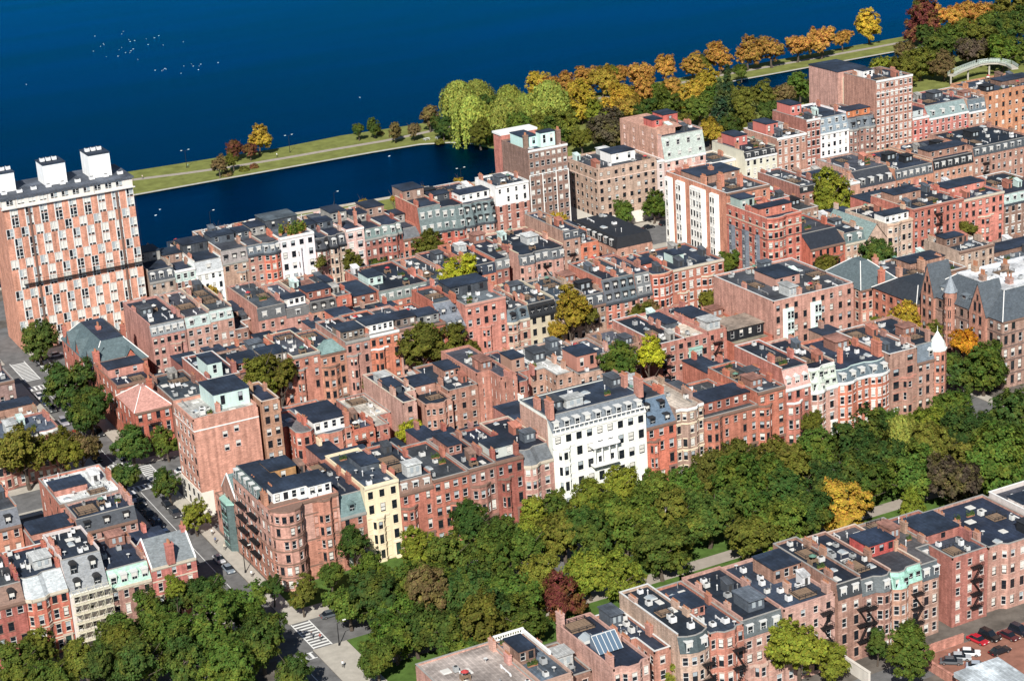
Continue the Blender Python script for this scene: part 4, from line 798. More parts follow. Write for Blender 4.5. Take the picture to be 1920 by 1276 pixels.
# ------------------------------------------------------------------ ROW D : backs of the far avenue's near side (rear y=140)
G_D = "house backs along the second alley"
def D(label, x0, x1, z, fl, col, **k):
    k.setdefault('y0', 140); k.setdefault('y1', 165); k.setdefault('group', G_D); k.setdefault('trim', (.42, .3, .24)); k.setdefault('cornice', None); k.setdefault('wfrom', 1)
    if not any(q_ in k for q_ in ('front', 'mans', 'att', 'bays', 'fe', 'pent', 'cols', 'side')): k['front'] = random.Random(int(x0 * 7)).choice(('ellL', 'ellR', 'ellLa', 'ellRa', 'angC'))
    return house(label, x0, x1, z, fl, col, **k)
sl = house("red corner house with green-grey slate hipped roof and tall chimneys at the far crossing", -9.2, 6.0, 12.4, 4, (.44, .14, .10), 134, 165, name="corner_house", side=8, trim=BST, roof=('hip', 5.4, (.085, .12, .13), 4.4, 5.5), ch=[(.1, .04, 1.6, 1.2, 4.6), (.05, .95, 1.0, 1.4, 4.4), (.45, .5, 1.2, 1.2, 7.0), (.9, .5, 1.2, 1.2, 6.0)], cornice=BST, dark=.6, cols=5)
b = MB(); b.box(-4.6, 139.7, 17.8, 1.4, 159.3, 17.95); b.build("roof_flat", M_roof, sl, ROOF)
for yy, hh in ((137.5, 4.2), (148, 4.2), (157, 4.2)):
    b = MB(); b.q((-9.25, yy + 2.2, 12.3), (-9.25, yy - 2.2, 12.3), (-9.25, yy, 12.3 + hh)); b.build("gable", M_wall, sl, (.44, .14, .10))
    b = MB(); b.q((-9.5, yy - 2.5, 12.2), (-9.5, yy, 12.6 + hh), (-4.5, yy, 12.6 + hh)); b.q((-9.5, yy, 12.6 + hh), (-9.5, yy + 2.5, 12.2), (-4.5, yy, 12.6 + hh)); b.build("gable_roof", M_slate, sl, (.085, .12, .13))
b = MB(); b.q((-.5, 133.9, 12.3), (3.7, 133.9, 12.3), (1.6, 133.9, 15.6)); b.build("gable", M_wall, sl, (.46, .15, .1)); b = MB(); b.q((-.9, 133.6, 12.3), (1.6, 133.6, 16), (1.6, 138, 16)); b.q((1.6, 133.6, 16), (4.1, 133.6, 12.3), (1.6, 138, 16)); b.build("gable_roof", M_slate, sl, (.085, .12, .13))
D("tall salmon house back with white dormered mansard beside the slate corner house", 9.6, 19.6, 15.6, 5, SAL, mans=(3.0, (.2, .22, .23), 5, 'flat,w', 1.0), cols=5, clut=4, ww=1.2, dark=.5, roofc=ROOF, bays=((.5, .95, 4, 'angC'),))
D("tall salmon house back with pale green arched dormers", 19.8, 27.0, 15.8, 5, SAL, mans=(3.0, (.35, .42, .4), 2, 'arch,w', 1.0), cols=3, clut=3, ww=1.2)
D("tall salmon house back with pale green square dormers", 27.0, 33.9, 16.2, 5, SAL, mans=(3.0, (.35, .42, .4), 3, 'flat,w', 1.0), cols=3, clut=3, ww=1.2)
D("low house back with sloping black roof and red side wall", 33.9, 41.0, 12.0, 4, SAL, front='ellL', clut=3)
D("house back with plain dark grey shingled top storeys", 41.0, 49.5, 13.5, 4, SAL, mans=(3.6, (.10, .105, .11), 2, 'flat,w', .5), clut=4)
D("house back with grey mansard and striped glass roof room", 49.5, 57.0, 12.5, 4, SAL, mans=(2.6, (.12, .12, .12), 1, 'flat,w', .8), att=(2.5, 2.4, WT, 4, 4), clut=3)
D("house back with dark grey mansard and three arched dormers", 57.0, 65.3, 12.5, 4, (.5, .24, .16), mans=(3.0, (.09, .09, .09), 3, 'arch,d', .8), att=(3, 2.6, (.3, .12, .09), 3, 6), clut=2)
D("narrow red house back with fire escape between two grey mansards", 65.3, 70.0, 15.4, 5, (.5, .18, .12), cols=1, fe=(.4, 6, 3), clut=2)
D("house back with brown attic and open porch under a wide black roof", 70.0, 78.7, 11.0, 4, SLT, wm=M_slate, att=(1.8, 3.2, (.26, .12, .09), 3, 14), clut=2)
D("wide house back with grey-green panelled storey and six windows", 78.7, 94.3, 11.0, 4, SAL, mans=(3.4, (.17, .2, .19), 6, 'flat,w', .6), clut=5, pent=((.0, .3, .3, .6, 2.6, MINT),))
D("house back with brick parapets and green terrace behind the lime-yellow tree", 94.3, 102.2, 11.5, 4, BUF, mans=(3.0, SLT, 2, 'flat,w', .8), clut=6)
D("house back with black roof behind the lime-yellow tree", 102.2, 110.0, 12.2, 4, SAL, mans=(2.8, BLK, 2, 'flat,w', .8), clut=5)
D("house back with navy mansard right of the lime-yellow tree", 110.0, 117.2, 12.8, 4, (.5, .24, .16), mans=(3.2, (.03, .04, .06), 2, 'flat,w', .7), clut=4)
D("house back with grey mansard over a brick ell and dark side passage", 117.2, 125.2, 13.4, 4, SAL, front='ellL', mans=(3.0, (.14, .15, .155), 3, 'flat,w', .7), clut=3)
D("wide house back with dark mansard and white framed oriel", 125.2, 140.8, 13.2, 4, (.46, .21, .16), front='2ang', mans=(3.2, (.09, .1, .11), 6, 'flat,w', .7), clut=5, fe=(.5, 5, 3))
D("narrow tall brick house with long blank side wall and dark attic box", 140.8, 146.6, 18.2, 6, (.5, .27, .2), mans=(2.4, SLT, 2, 'flat,w', .5), clut=3, fe=(.2, 4.5, 4), ch=[(.1, .4, .9, 2.2, 3.2), (.5, .8)])
D("small orange-red house back with dark round-topped roof", 146.6, 153.0, 15.4, 5, (.56, .16, .08), cols=2, clut=2)
ds = D("corner house with long black mansard of dormers facing sideways near the second cross street", 158.0, 171.0, 12.0, 4, BUF, y0=138, y1=165, cols=3, clut=0, side=7, group=None)
b = MB(); b.hexa([(157.9, 137.9, 12.6), (171, 137.9, 12.6), (171, 165, 12.6), (157.9, 165, 12.6)], [(159.1, 139, 15.8), (170.6, 139, 15.8), (170.6, 165, 15.8), (159.1, 165, 15.8)]); b.build("mansard", M_slate, ds, BLK)
for k in range(7): dormer(ds, DORM['flat', 'w'], (158.05, 162.5 - k * 3.5, 12.95), -pi / 2, (1.2, .8, 1.7), BLK, _r)
clutter(ds, random.Random(77), 159.5, 170, 140, 164.5, 15.8, 8, ROOF)

# ------------------------------------------------------------------ ROW E : far avenue, north side (front y=197)
G_E = "houses on the lagoon side of the far avenue"
def E(label, x0, x1, z, fl, col, **k):
    k.setdefault('y0', 197); k.setdefault('y1', 224); k.setdefault('wing', None); k.setdefault('group', G_E); k.setdefault('clut', 6); k.setdefault('door', True)
    if z < 18.7 and not k.get('pent') and not k.get('att'): k['att'] = (random.Random(int(x0)).uniform(9, 13), random.Random(int(x0)).uniform(2.2, 3.4), random.Random(int(x0)).choice((SLT, ROOFG, (.3, .2, .16), GRT)), 2, random.Random(int(x0)).uniform(5, 9))
    return house(label, x0, x1, z, fl, col, **k)
E("grey stone mansard house in the shade of the tall apartment tower", 27.4, 35.6, 13.4, 4, GRY, mans=(3.2, SLT, 3, 'arch,w', 1.0), trim=GRT)
E("red house with pale aqua top storey left of the white stucco house", 35.6, 42.3, 14.8, 5, SAL, split=(11.7, MINT), cols=3, trim=WT, roofc=ROOF)
E("white stucco bow house with grey mansard near the apartment tower", 42.3, 51.1, 13.2, 4, WHT, wm=M_stone, mans=(3.4, (.4, .42, .43), 1, 'flat,w', 1.0), bays=((.1, .9, 2, 'bow'),), trim=WT, cornice=WT, dark=.5)
E("wide brown house with taupe mansard and dark roof garden hedge", 51.1, 59.6, 14.6, 4, BUF, mans=(3.8, (.28, .25, .24), 3, 'flat,d', .8), trim=LIME, bays=((.5, .98, 3, 'angC'),), cornice=GRT)
E("red house with slate mansard and flat front left of its bow-front neighbour", 59.6, 64.8, 15.6, 5, SAL, mans=(2.8, (.10, .12, .14), 2, 'flat,w', .9), trim=LIME, cornice=SLT)
E("red bow-front house with slate mansard beside the white painted house", 64.8, 70.5, 15.4, 5, RED, front='bow', mans=(3.0, (.10, .12, .14), 3, 'flat,w', 1.2), trim=LIME, cornice=SLT)
_rg = random.Random(6)
eg = E("tall white painted house with planted roof garden", 70.5, 82.2, 18.6, 5, WHT, wm=M_stone, cols=4, trim=WT, cornice=WT, dark=.9, bl=.1, ww=1.4, clut=9, roofc=ROOFG, bays=((.45, .62, 4, 'angC'),))
for k in range(12): planter(eg, (72 + _rg.random() * 9, 198.4 + _rg.random() * 7, 18.62), _rg.random(), (2.6, 2.4, _rg.uniform(1.6, 3.0)), _rg.choice(((.10, .15, .03), (.16, .22, .03), (.2, .14, .04))))
E("grey-brown stone house with black bowed mansard next to the white painted house", 82.2, 87.0, 13.2, 4, (.36, .31, .25), front='bow', mans=(3.4, (.045, .05, .06), 2, 'arch,d', 1.0), trim=LIME, cornice=BLK, dark=.8)
E("tan stone house with black mansard and single white dormer", 87.0, 93.0, 13.2, 4, (.42, .35, .27), front='angL', mans=(3.4, (.05, .055, .065), 2, 'arch,w', 1.0), trim=LIME, cornice=BLK, dark=.8)
E("pale pink stone-fronted house with large white-framed windows", 93.0, 99.3, 17.0, 5, (.66, .45, .36), cols=2, ww=1.7, trim=WT, cornice=WT, dark=.4, ch=[(.05, .2, .8, 1.2, 5.0), (.95, .2, .8, 1.2, 5.0)])
E("red house with green slate mansard left of its angled neighbour", 99.3, 105.6, 13.2, 4, RED2, mans=(3.0, (.14, .19, .18), 2, 'arch,w', .9), trim=BST, cornice=GRT)
E("red house with angled front and green slate mansard with pale dormers", 105.6, 112.6, 13.4, 4, RED2, front='angC', mans=(3.0, (.16, .21, .2), 3, 'arch,w', 1.2), trim=BST, cornice=GRT)
E("low orange brick house below a tall blank pink party wall", 112.6, 119.0, 10.6, 3, (.54, .25, .17), mans=(2.5, (.12, .13, .14), 0, 'flat', 3.5), trim=BST, dark=.2, ch=[])
E("tall house with blank pink side wall and stacked grey mansard storeys", 119.2, 127.4, 11.0, 3, RED, mans=(8.6, (.15, .19, .19), 3, 'flat,w', 1.6), trim=WT, cornice=SLT, y1=216, split=None, clut=5)
E("red bow-front house with two-storey green-grey mansard", 127.4, 135.4, 10.9, 3, (.46, .12, .08), front='angR', mans=(7.4, (.13, .17, .17), 3, 'flat,w', 1.6), trim=LIME, cornice=SLT, clut=4)
E("pair of red and stone houses under one long green-grey mansard", 135.4, 146.9, 10.9, 3, (.44, .19, .14), front='2bow', mans=(7.0, (.13, .17, .175), 5, 'arch,d', 1.6), trim=LIME, cornice=SLT, att=(3.5, 2.8, WT, 4, 6))
e14 = E("tall narrow house with white upper storeys and red brick below", 147.2, 159.6, 21.6, 7, (.47, .19, .15), name="apartment_house", cat="apartment house", split=(15.4, WHT), cols=4, trim=WT, cornice=WT, dark=.3, bl=.25, y1=212, ww=1.0, group=None, bays=())
e15 = E("tall brown brick apartment tower with white frames and mint roof boxes beside the lagoon", 160.1, 175.0, 31.6, 10, (.33, .22, .18), name="apartment_tower", cat="apartment tower", cols=7, trim=(.33, .24, .2), cornice=WT, dark=.1, bl=.4, y1=216, side=0, ww=1.15, group=None, clut=0, wing=None,
        belts=((23.4, WT),), pent=((.1, .3, .45, .8, 3.6, (.55, .75, .7)), (.42, .12, .78, .3, 5.0, (.6, .78, .72))), ch=[(.88, .15, 1.4, 1.4, 5.5), (.12, .25, 1.6, 1.0, 5.0)])
for x in (160.06, 164.9, 170.0, 174.7):
    b = MB(); b.box(x, 196.85, 1, x + .3, 196.99, 23.4); b.build("white_pilaster", M_trim, e15, WT)
b = MB(); b.prism([(160.2, 216.2), (174, 216.2), (174, 222), (160.2, 222)], 0, 33.6); b.build("rear_tower", M_wall, e15, (.5, .2, .16))
b = MB(); b.box(159.9, 216.3, 33.61, 174.3, 222.3, 34.3); b.build("rear_tower_coping", M_trim, e15, WT)
# ------------------------------------------------------------------ tall apartment tower at the far left
_r = random.Random(41)
tw = empty("apartment_tower", (7, 197, 0), "tall orange-brick apartment tower with checkered white window bays at the lagoon", "apartment tower")
tx0, tx1, ty0, ty1, tz = -13.4, 26.0, 197, 215, 44.2
cols, rows = 9, 14; cw = (tx1 - tx0) / cols; rh = tz / rows; b = MB(); ops = []
for i in range(rows):
    for k in range(cols):
        u = k * cw + (.1 if i % 3 == 2 else 1.95); v = u + 2.4; ops.append((u, v, i * rh + .08, i * rh + 3.14))
panel(b, (tx0, ty0), (tx1, ty0), 0, tz, ops); panel(b, (tx1, ty0), (tx1, ty1), 0, tz, []); panel(b, (tx1, ty1), (tx0, ty1), 0, tz, []); panel(b, (tx0, ty1), (tx0, ty0), 0, tz, [])
b.build("wall", M_wall, tw, (.55, .27, .19))
for k in range(cols):
    x = tx0 + k * cw + 2.2; b = MB(); b.box(x - .09, ty0 - .06, .5, x + .09, ty0 - .003, tz - .4); b.build("mullion_strip", M_white, tw)
def tower_window(v):
    b = MB(); g = .14
    b.q((-.5, .1, 0), (.5, .1, 0), (.5, .1, .24), (-.5, .1, .24), mi=2)
    if v == 0: b.q((-.5, g, .24), (.5, g, .24), (.5, g, 1), (-.5, g, 1), mi=3)
    elif v == 1: b.q((-.5, g, .24), (0, g, .24), (0, g, 1), (-.5, g, 1), mi=0); b.q((0, g, .24), (.5, g, .24), (.5, g, 1), (0, g, 1), mi=4)
    elif v == 3: b.q((-.5, g, .24), (.1, g, .24), (.1, g, 1), (-.5, g, 1), mi=4); b.q((.1, g, .24), (.5, g, .24), (.5, g, 1), (.1, g, 1), mi=3)
    else: b.q((-.5, g, .24), (.5, g, .24), (.5, g, 1), (-.5, g, 1), mi=0)
    for x in (-.5, -.05, .43): b.box(x, .0, .0, x + .07, g - .01, 1, 1)
    b.box(-.43, .02, .22, -.05, g - .01, .27, 1); b.box(.02, .02, .22, .43, g - .01, .27, 1); b.box(-.43, .02, .95, -.05, g - .01, 1, 1); b.box(.02, .02, .95, .43, g - .01, 1, 1)
    if v != 0: b.box(.02, .03, .6, .43, g - .01, .64, 1)
    return b.mesh("window", [M_glass, M_white, M_spand, M_blind, M_palepane])
TW = [tower_window(v) for v in range(4)]
for u, v, a, c in ops: inst("window", TW[_r.choice((0, 0, 1, 1, 3, 3, 2))], (tx0 + (u + v) / 2, ty0, a), tw, 0, (v - u, 1, c - a))
b = MB()
for x in (-6.1, 20.5): b.box(x, 196.7, 0, x + .55, 196.98, tz - 1)
b.build("downpipe", M_trim, tw, (.16, .1, .08))
b = MB(); panel(b, (tx0 - .01, ty0 - .25), (tx1 + .01, ty0 - .25), tz + .01, tz + 2.6, [(1.2 + k * 3.3, 3.4 + k * 3.3, tz + .6, tz + 2.2) for k in range(11)])
panel(b, (tx1, ty0 - .25), (tx1, ty1), tz + .01, tz + 2.6, []); panel(b, (tx0, ty1), (tx0, ty0 - .25), tz + .01, tz + 2.6, []); panel(b, (tx1, ty1), (tx0, ty1), tz + .01, tz + 2.6, [])
b.build("top_storey", M_stone, tw, (.68, .63, .57))
for k in range(11): inst("window", TW[_r.choice((0, 1, 2))], (tx0 + 2.3 + k * 3.3, ty0 - .25, tz + .6), tw, 0, (2.2, 1, 1.6))
b = MB(); b.box(tx0 - .5, ty0 - .8, tz + 2.61, tx1 + .5, ty1 + .3, tz + 3.1); b.build("roof", M_roof, tw, (.07, .08, .10))
b = MB(); b.box(tx0 - .52, ty0 - .85, tz - .3, tx1 + .52, ty0 - .26, tz - .002); b.build("ledge", M_trim, tw, (.6, .58, .55))
for x0, x1, y0, y1, h in ((-12.5, -7.0, 204, 210, 5.6), (1.5, 8.2, 203, 211, 6.2), (15.2, 21.6, 202, 211, 7.0)):
    penthouse(tw, x0, y0, x1, y1, tz + 3.1, tz + 3.1 + h, (.84, .84, .83), _r, 0, nm="roof_house")
    for k in range(3): inst("air_conditioner", UNIT['ac'], (x0 + 1 + k * 1.8, (y0 + y1) / 2, tz + 3.3 + h), tw, 0, (1.3, 1.3, 1.2), (.75, .75, .75))
for k in range(9): inst("air_conditioner", UNIT['ac'], (tx0 + 2 + k * 4.4, ty0 + 3.2 + _r.random(), tz + 3.1), tw, 0, (1.6, 1.1, 1.1), (.7, .7, .7))
b = MB(); sx0, sx1 = -10.5, 27.5
b.box(sx0, 195.6, 20.6, sx1, 196.6, 20.75)
for k in range(20): x = sx0 + (sx1 - sx0) * k / 19; b.box(x - .04, 195.6, 20.75, x + .04, 195.66, 21.8)
b.box(sx0, 195.57, 21.8, sx1, 195.64, 21.9); b.box(sx0, 195.59, 21.25, sx1, 195.63, 21.32)
for x in (sx0 + 1, 0, 14, sx1 - 1.2): b.tube((x, 195.8, 21.0), (x, 196.4, tz + 2.7), .03, n=4)
st = b.build("hanging_work_platform", M_iron); tag(st, "long dark suspended work platform hung across the apartment tower's facade", "work platform")

# ------------------------------------------------------------------ ROW F : far avenue beyond the second cross street
G_F = "buildings beyond the second cross street on the far avenue"
def F_(label, x0, x1, z, fl, col, **k):
    k.setdefault('y0', 197); k.setdefault('y1', 218); k.setdefault('group', G_F); k.setdefault('door', True); k.setdefault('clut', 4)
    return house(label, x0, x1, z, fl, col, **k)
ht = F_("square brown brick apartment hotel with black roof and white roof house", 186.0, 209.5, 20.6, 7, (.50, .30, .23), name="apartment_hotel", cat="apartment house", cols=8, side=7, trim=(.55, .38, .3), cornice=None, y1=219, ww=1.25, belts=((17.0, (.72, .55, .46)),), dark=.7, bl=.25, pent=((.38, .25, .78, .6, 3.4, WHT),), clut=0, ch=[(.06, .08, 1, 1, 2)], split=None, sidefrom=0)
b = MB(); strip(b, [(185.9, 219), (185.9, 196.9), (209.5, 196.9)], 0, 4.2, .06, -.02); b.build("stone_base", M_stone, ht, (.74, .70, .62))
F_("pinkish-white stair wing right of the brown apartment hotel", 209.6, 212.6, 19.5, 6, (.74, .58, .52), wm=M_stone, cols=1, trim=WT, clut=0, ch=[])
f1 = F_("tall brown-sided apartment house with grey-green mansard and pale pink front", 212.7, 229.6, 19.6, 6, (.68, .40, .34), name="apartment_tower", cat="apartment tower", cols=5, trim=WT, mans=(8.0, (.42, .47, .43), 4, 'flat,w', 1.8), y1=226, ww=1.4, dark=.2, bl=.4, cornice=WT, side=0, clut=4)
b = MB(); panel(b, (212.6, 226), (212.6, 201), 0, 29.5, seg_ops(25, 8, 3.4, 1.5, _r, 4, 1.2, 2)); panel(b, (212.6, 201), (220, 201), 26, 29.5, []); b.q((212.6, 201, 29.5), (224, 201, 29.5), (224, 226, 29.5), (212.6, 226, 29.5)); panel(b, (224, 201), (224, 226), 20, 29.5, []); panel(b, (224, 226), (212.6, 226), 0, 29.5, []); b.build("brown_side_wall", M_wall, f1, (.50, .29, .22))
put_windows(f1, (212.6, 226), (212.6, 201), seg_ops(25, 8, 3.4, 1.5, random.Random(2), 4, 1.2, 2), BUF, _r, .2)
penthouse(f1, 222, 212, 228, 219, 27.7, 31.5, (.5, .14, .12), _r, 1, m=M_wall); penthouse(f1, 214, 206, 218, 212, 29.5, 32, (.5, .14, .12), _r, 1, m=M_wall)
F_("low cream-walled house beside the tall brown-sided apartment house", 231.0, 245.8, 13.0, 4, (.62, .55, .45), wm=M_stone, y0=203, cols=4, trim=WT, side=0, clut=3)
F_("cream stone house with black balustraded mansard", 245.9, 259.5, 14.4, 4, (.66, .6, .5), wm=M_stone, cols=5, trim=WT, mans=(2.2, BLK, 4, 'flat,w', 1.0), cornice=WT, pent=((.2, .5, .6, .9, 3.5, (.5, .16, .14)),))
F_("brick house with white cornice left of the white mansard house", 259.6, 272.3, 19.0, 6, (.46, .24, .18), cols=5, trim=WT, cornice=WT, dark=.1, pent=((.1, .4, .5, .8, 4.0, (.52, .17, .14)),))
F_("narrow taller brick house with red roof house left of the white mansard house", 272.4, 278.4, 23.6, 7, (.46, .26, .2), cols=3, trim=WT, dark=.1, cornice=WT, pent=((.1, .5, .9, .9, 4.0, (.55, .18, .15)),))
F_("white house with blue-grey mansard on the far avenue", 278.4, 291.0, 18.0, 6, WHT, wm=M_stone, cols=5, trim=WT, mans=(5.4, (.22, .27, .31), 4, 'flat,w', 1.6), cornice=WT, dark=.3)
F_("brown-red house with slate mansard and orange roof awning left of the high tower", 291.1, 303.0, 17.6, 6, (.42, .2, .16), front='2ang', trim=GRT, mans=(3.6, (.12, .14, .16), 4, 'flat,d', 1.2), att=(3, 2.4, ORG, 3, 6))
f6 = F_("high pink-brown apartment tower with white cornice and white lower storeys", 303.2, 319.8, 33.0, 10, (.42, .22, .18), name="apartment_tower", cat="apartment tower", front='flat', cols=8, trim=WT, cornice=WT, y1=216, dark=.05, bl=.5, ww=1.1, side=0, belts=((6.8, WT), (28.6, WT)), clut=3, pent=((.1, .5, .35, .8, 2.5, WHT),), group=None)
b = MB(); b.prism(rect(303.4, 220, 316, 238), 0, 33.2); b.build("rear_tower", M_wall, f6, (.50, .29, .24)); b = MB(); b.prism(rect(305.5, 216.1, 314, 219.9), 0, 31); b.build("link_wall", M_stone, f6, (.66, .58, .44)); b = MB(); b.box(303.2, 219.8, 33.21, 316.3, 238.3, 33.6); b.build("rear_tower_roof", M_roof, f6, ROOF)
F_("red house with white trim right of the high tower", 319.9, 327.6, 16.4, 5, (.5, .15, .12), cols=3, trim=WT, cornice=WT, dark=.2, att=(3, 2.6, (.5, .55, .55), 2, 6))
F_("long red house with pale cornice and green-grey mansard roofs", 327.6, 346.2, 15.6, 5, (.5, .16, .13), cols=7, trim=WT, cornice=WT, mans=(4.2, (.2, .26, .26), 4, 'flat,w', 3.0), dark=.2)
F_("narrow house with slate mansard beside the orange brick block", 346.3, 354.7, 15.0, 5, BUF, cols=3, trim=WT, mans=(4.4, (.12, .15, .17), 3, 'flat,w', 1.3))
F_("plain orange brick block with flat black roof at the far end", 354.8, 384, 20.6, 6, (.58, .27, .14), cols=9, trim=ORG, cornice=None, dark=.6, clut=5)
# ------------------------------------------------------------------ ROW G/H : blocks between second street and far avenue, beyond the second cross street
gs = house("tall apartment house with alternating white and red bays along the cross street", 188, 204, 27.6, 8, (.50, .2, .16), 121.5, 156, name="striped_apartment_house", cat="apartment house", cols=4, trim=BST, cornice=BST, clut=9, ch=[(.05, .15, .9, 1.6, 3.4), (.05, .4, .9, 2.2, 3.6), (.3, .3, 1.2, 2.2, 4.2), (.5, .6, 1.2, 1.6, 4.0), (.2, .8, 1.0, 1.8, 4.0), (.6, .2, 1.0, 2.0, 4.0)], par=.8)
for ya, yb, n in ((155.9, 152.3, 1), (149.5, 145.0, 2), (141.2, 133.2, 4), (130.0, 125.8, 2)):
    b = MB(); xf = 186.7; pts = [(188, ya), (xf, ya - .7), (xf, yb + .7), (188, yb)]
    for p, q in zip(pts, pts[1:]):
        L = sqrt((q[0] - p[0]) ** 2 + (q[1] - p[1]) ** 2); o_ = seg_ops(L, 8, 3.3, .3, _r, n if L > 1.8 else 0, .95, 0, .6, 0)
        panel(b, p, q, 0, 27.0, o_); put_windows(gs, p, q, o_, WT, _r, .85, .2)
    b.q(*[(x, y, 27) for x, y in pts]); b.build("white_bay", M_stone, gs, (.84, .82, .76))
hs = house("red corner apartment house with rounded bay, pale stripes and rooftop cabins", 187.2, 199.6, 24.6, 8, (.52, .16, .12), 99, 120.5, name="corner_apartment_house", cat="apartment house", front='bowL', side=6, trim=LIME, cornice=(.45, .14, .1), clut=4, dark=.8, belts=((3.2, LIME), (9.4, LIME), (18.8, (.15, .08, .07)), (21.9, LIME)), ch=[(.05, .5, 1, 2, 2.6), (.9, .8)], par=.9, att=(4.5, 2.8, (.5, .18, .13), 2, 4), sidefrom=0)
for ya, yb in ((118.5, 116.0), (111.5, 108.6), (104.6, 103)):
    b = MB(); b.prism([(187.18, yb), (187.18, ya), (186.2, ya - .5), (186.2, yb + .5)], 0, 19.5); b.build("slate_bay", M_slate, hs, (.13, .15, .18))
    for j in range(6): surf_window(hs, WIN['sky', 0], (186.2, (ya + yb) / 2, 1 + j * 3.1), -pi / 2, (.8, .5, 1.8), SLT)
penthouse(hs, 188, 114, 193, 119.5, 24.62, 28.0, (.34, .42, .38), _r, 2)
G_G = "house backs beyond the second cross street"
def G_(label, x0, x1, z, fl, col, **k):
    k.setdefault('y0', 140); k.setdefault('y1', 164); k.setdefault('group', G_G); k.setdefault('trim', (.45, .36, .3)); k.setdefault('cornice', None); k.setdefault('clut', 5); k.setdefault('wfrom', 1)
    return house(label, x0, x1, z, fl, col, **k)
G_("brick house with small dark roof cabins right of the striped apartment house", 204.4, 216, 20.5, 6, (.5, .2, .16), y0=128, y1=150, pent=((.1, .2, .4, .5, 3, (.45, .15, .12)), (.5, .4, .8, .7, 3, SLT)))
G_("low black-roofed brick back between red corner house and bright green tree", 216, 228.4, 14.5, 4, BUF, y0=130, y1=158)
G_("boxy house back with weathered brown side wall and black cabin", 228.5, 237, 17.0, 5, (.36, .25, .2), mans=(2.0, BLK, 2, 'flat,w', .4))
G_("low house back with white parapet and glazed roof vault", 238.0, 252.5, 16.4, 5, (.45, .33, .27), cols=5, roofc=LGT, att=None, cornice=WT, clut=6)
G_("house back with steep black lean-to roof", 252.6, 267.2, 14.4, 4, BUF, mans=(4.6, (.035, .04, .05), 4, 'flat,w', 5.0))
G_("house back with black and grey mansard windows", 267.3, 283.0, 14.4, 4, BUF, mans=(3.4, (.08, .09, .1), 6, 'flat,w', .8))
G_("house back with dark planted terrace and open porches", 283.2, 300.2, 15.0, 4, BUF, mans=(3.4, BLK, 6, 'flat,w', .8), att=(3, 2.6, (.35, .2, .15), 5, 6))
G_("brick house back with dark mansard and iron stair near the picture's edge", 300.3, 325, 16.8, 5, (.44, .24, .18), mans=(3.0, (.06, .07, .08), 8, 'flat,w', .8), fe=(.15, 4, 4))
G_H = "houses facing the second street beyond the cross street"
def Hh(label, x0, x1, z, fl, col, **k):
    k.setdefault('y0', 95); k.setdefault('y1', 116); k.setdefault('group', G_H); k.setdefault('door', True); k.setdefault('wing', (0, .72, 10.5, z - 2))
    return house(label, x0, x1, z, fl, col, **k)
Hh("low red house with steep black lean-to roof beside the rounded corner house", 199.8, 212.6, 14.4, 4, RED, mans=(3.6, (.02, .025, .035), 0, 'flat', 5), trim=BST, dark=.8, bays=((.6, .95, 3, 'angC'),))
Hh("house with green-grey mansard and two dormers left of the stone gable", 212.7, 220.1, 13.6, 4, (.5, .22, .16), mans=(3.0, (.11, .15, .15), 2, 'arch,w', 1), trim=LIME, cornice=LIME)
Hh("house with pointed pink stone gable and pale coping", 220.1, 228.3, 12.6, 4, (.58, .36, .28), roof=('gabley', 5.2, (.2, .27, .26)), trim=LIME, cornice=None, ch=[(.05, .6, .8, 2, 4)])
Hh("beige stone bow-front house with white attic windows", 228.3, 238.2, 16.4, 5, (.62, .43, .33), front='bowL', trim=LIME, cornice=(.55, .38, .28), att=(1.6, 2.6, WT, 4, 5), ch=[(.97, .2, .9, 1.6, 4.6)])
Hh("long red apartment house with iron balconies and arched doorway", 238.3, 258.0, 19.2, 6, (.52, .17, .12), cols=8, trim=BST, cornice=(.35, .13, .1), fe=(.42, 4, 5), dark=.5)
Hh("red house with dark balconies right of the long red apartment house", 258.0, 274.2, 18.6, 6, (.54, .19, .14), cols=6, bays=((.35, .75, 4, 'angC'),), trim=BST, cornice=LIME, dark=.6)
Hh("beige house with pale green mansard windows at the picture's edge", 274.3, 292, 14.6, 4, (.55, .4, .3), cols=7, mans=(3.0, (.36, .45, .42), 6, 'flat,w', .7), trim=WT, cornice=SLT)
# ------------------------------------------------------------------ ROW I / J : slate-roofed group and Romanesque apartment house
i0 = house("brown stone house with green-grey slate hipped roof and tall chimney by the second cross street", 189.5, 203, 13.6, 4, (.42, .26, .2), 57, 76, name="slate_roofed_house", side=5, trim=LIME, roof=('hip', 5.6, (.095, .125, .135), 5.5, 7.5), ch=[(.75, .35, 1.3, 1.3, 6.4)], cornice=BST, wfrom=1)
house("red brick wing with long black pitched roof and dormers beside the slate-roofed house", 193, 209, 14.0, 4, (.5, .16, .11), 37, 56, name="red_wing_house", side=6, trim=BST, roof=('hip', 3.2, (.03, .036, .045), 4.5, 5.0), ch=[(.15, .97, 1.6, 1.2, 5.2), (.8, .3, 1.2, 1.2, 4.6)], cornice=BST, wfrom=1, dark=.8)
house("black-roofed house with chimney cluster behind the slate-roofed house", 203.2, 226.8, 12.6, 4, BUF, 56.5, 76, trim=BST, clut=8, ch=[(.1, .2, 1.2, 1.6, 4), (.5, .3, 1.2, 2, 4), (.9, .5)], wfrom=1)
house("weathered brown house back with blue terrace right of the chimney cluster", 227, 240, 16.2, 5, (.42, .29, .23), 60, 76, trim=BST, clut=8, wfrom=1)
house("low brown house back with grey roof near the picture's edge", 240.2, 262, 10.6, 3, (.4, .26, .2), 58, 76, trim=BST, clut=8, roofc=ROOFG, wfrom=1)
house("brown garage-like back building with small black roof near the alley", 212, 226, 8.5, 2, BUF, 44.8, 54, trim=BST, clut=5, wfrom=0)
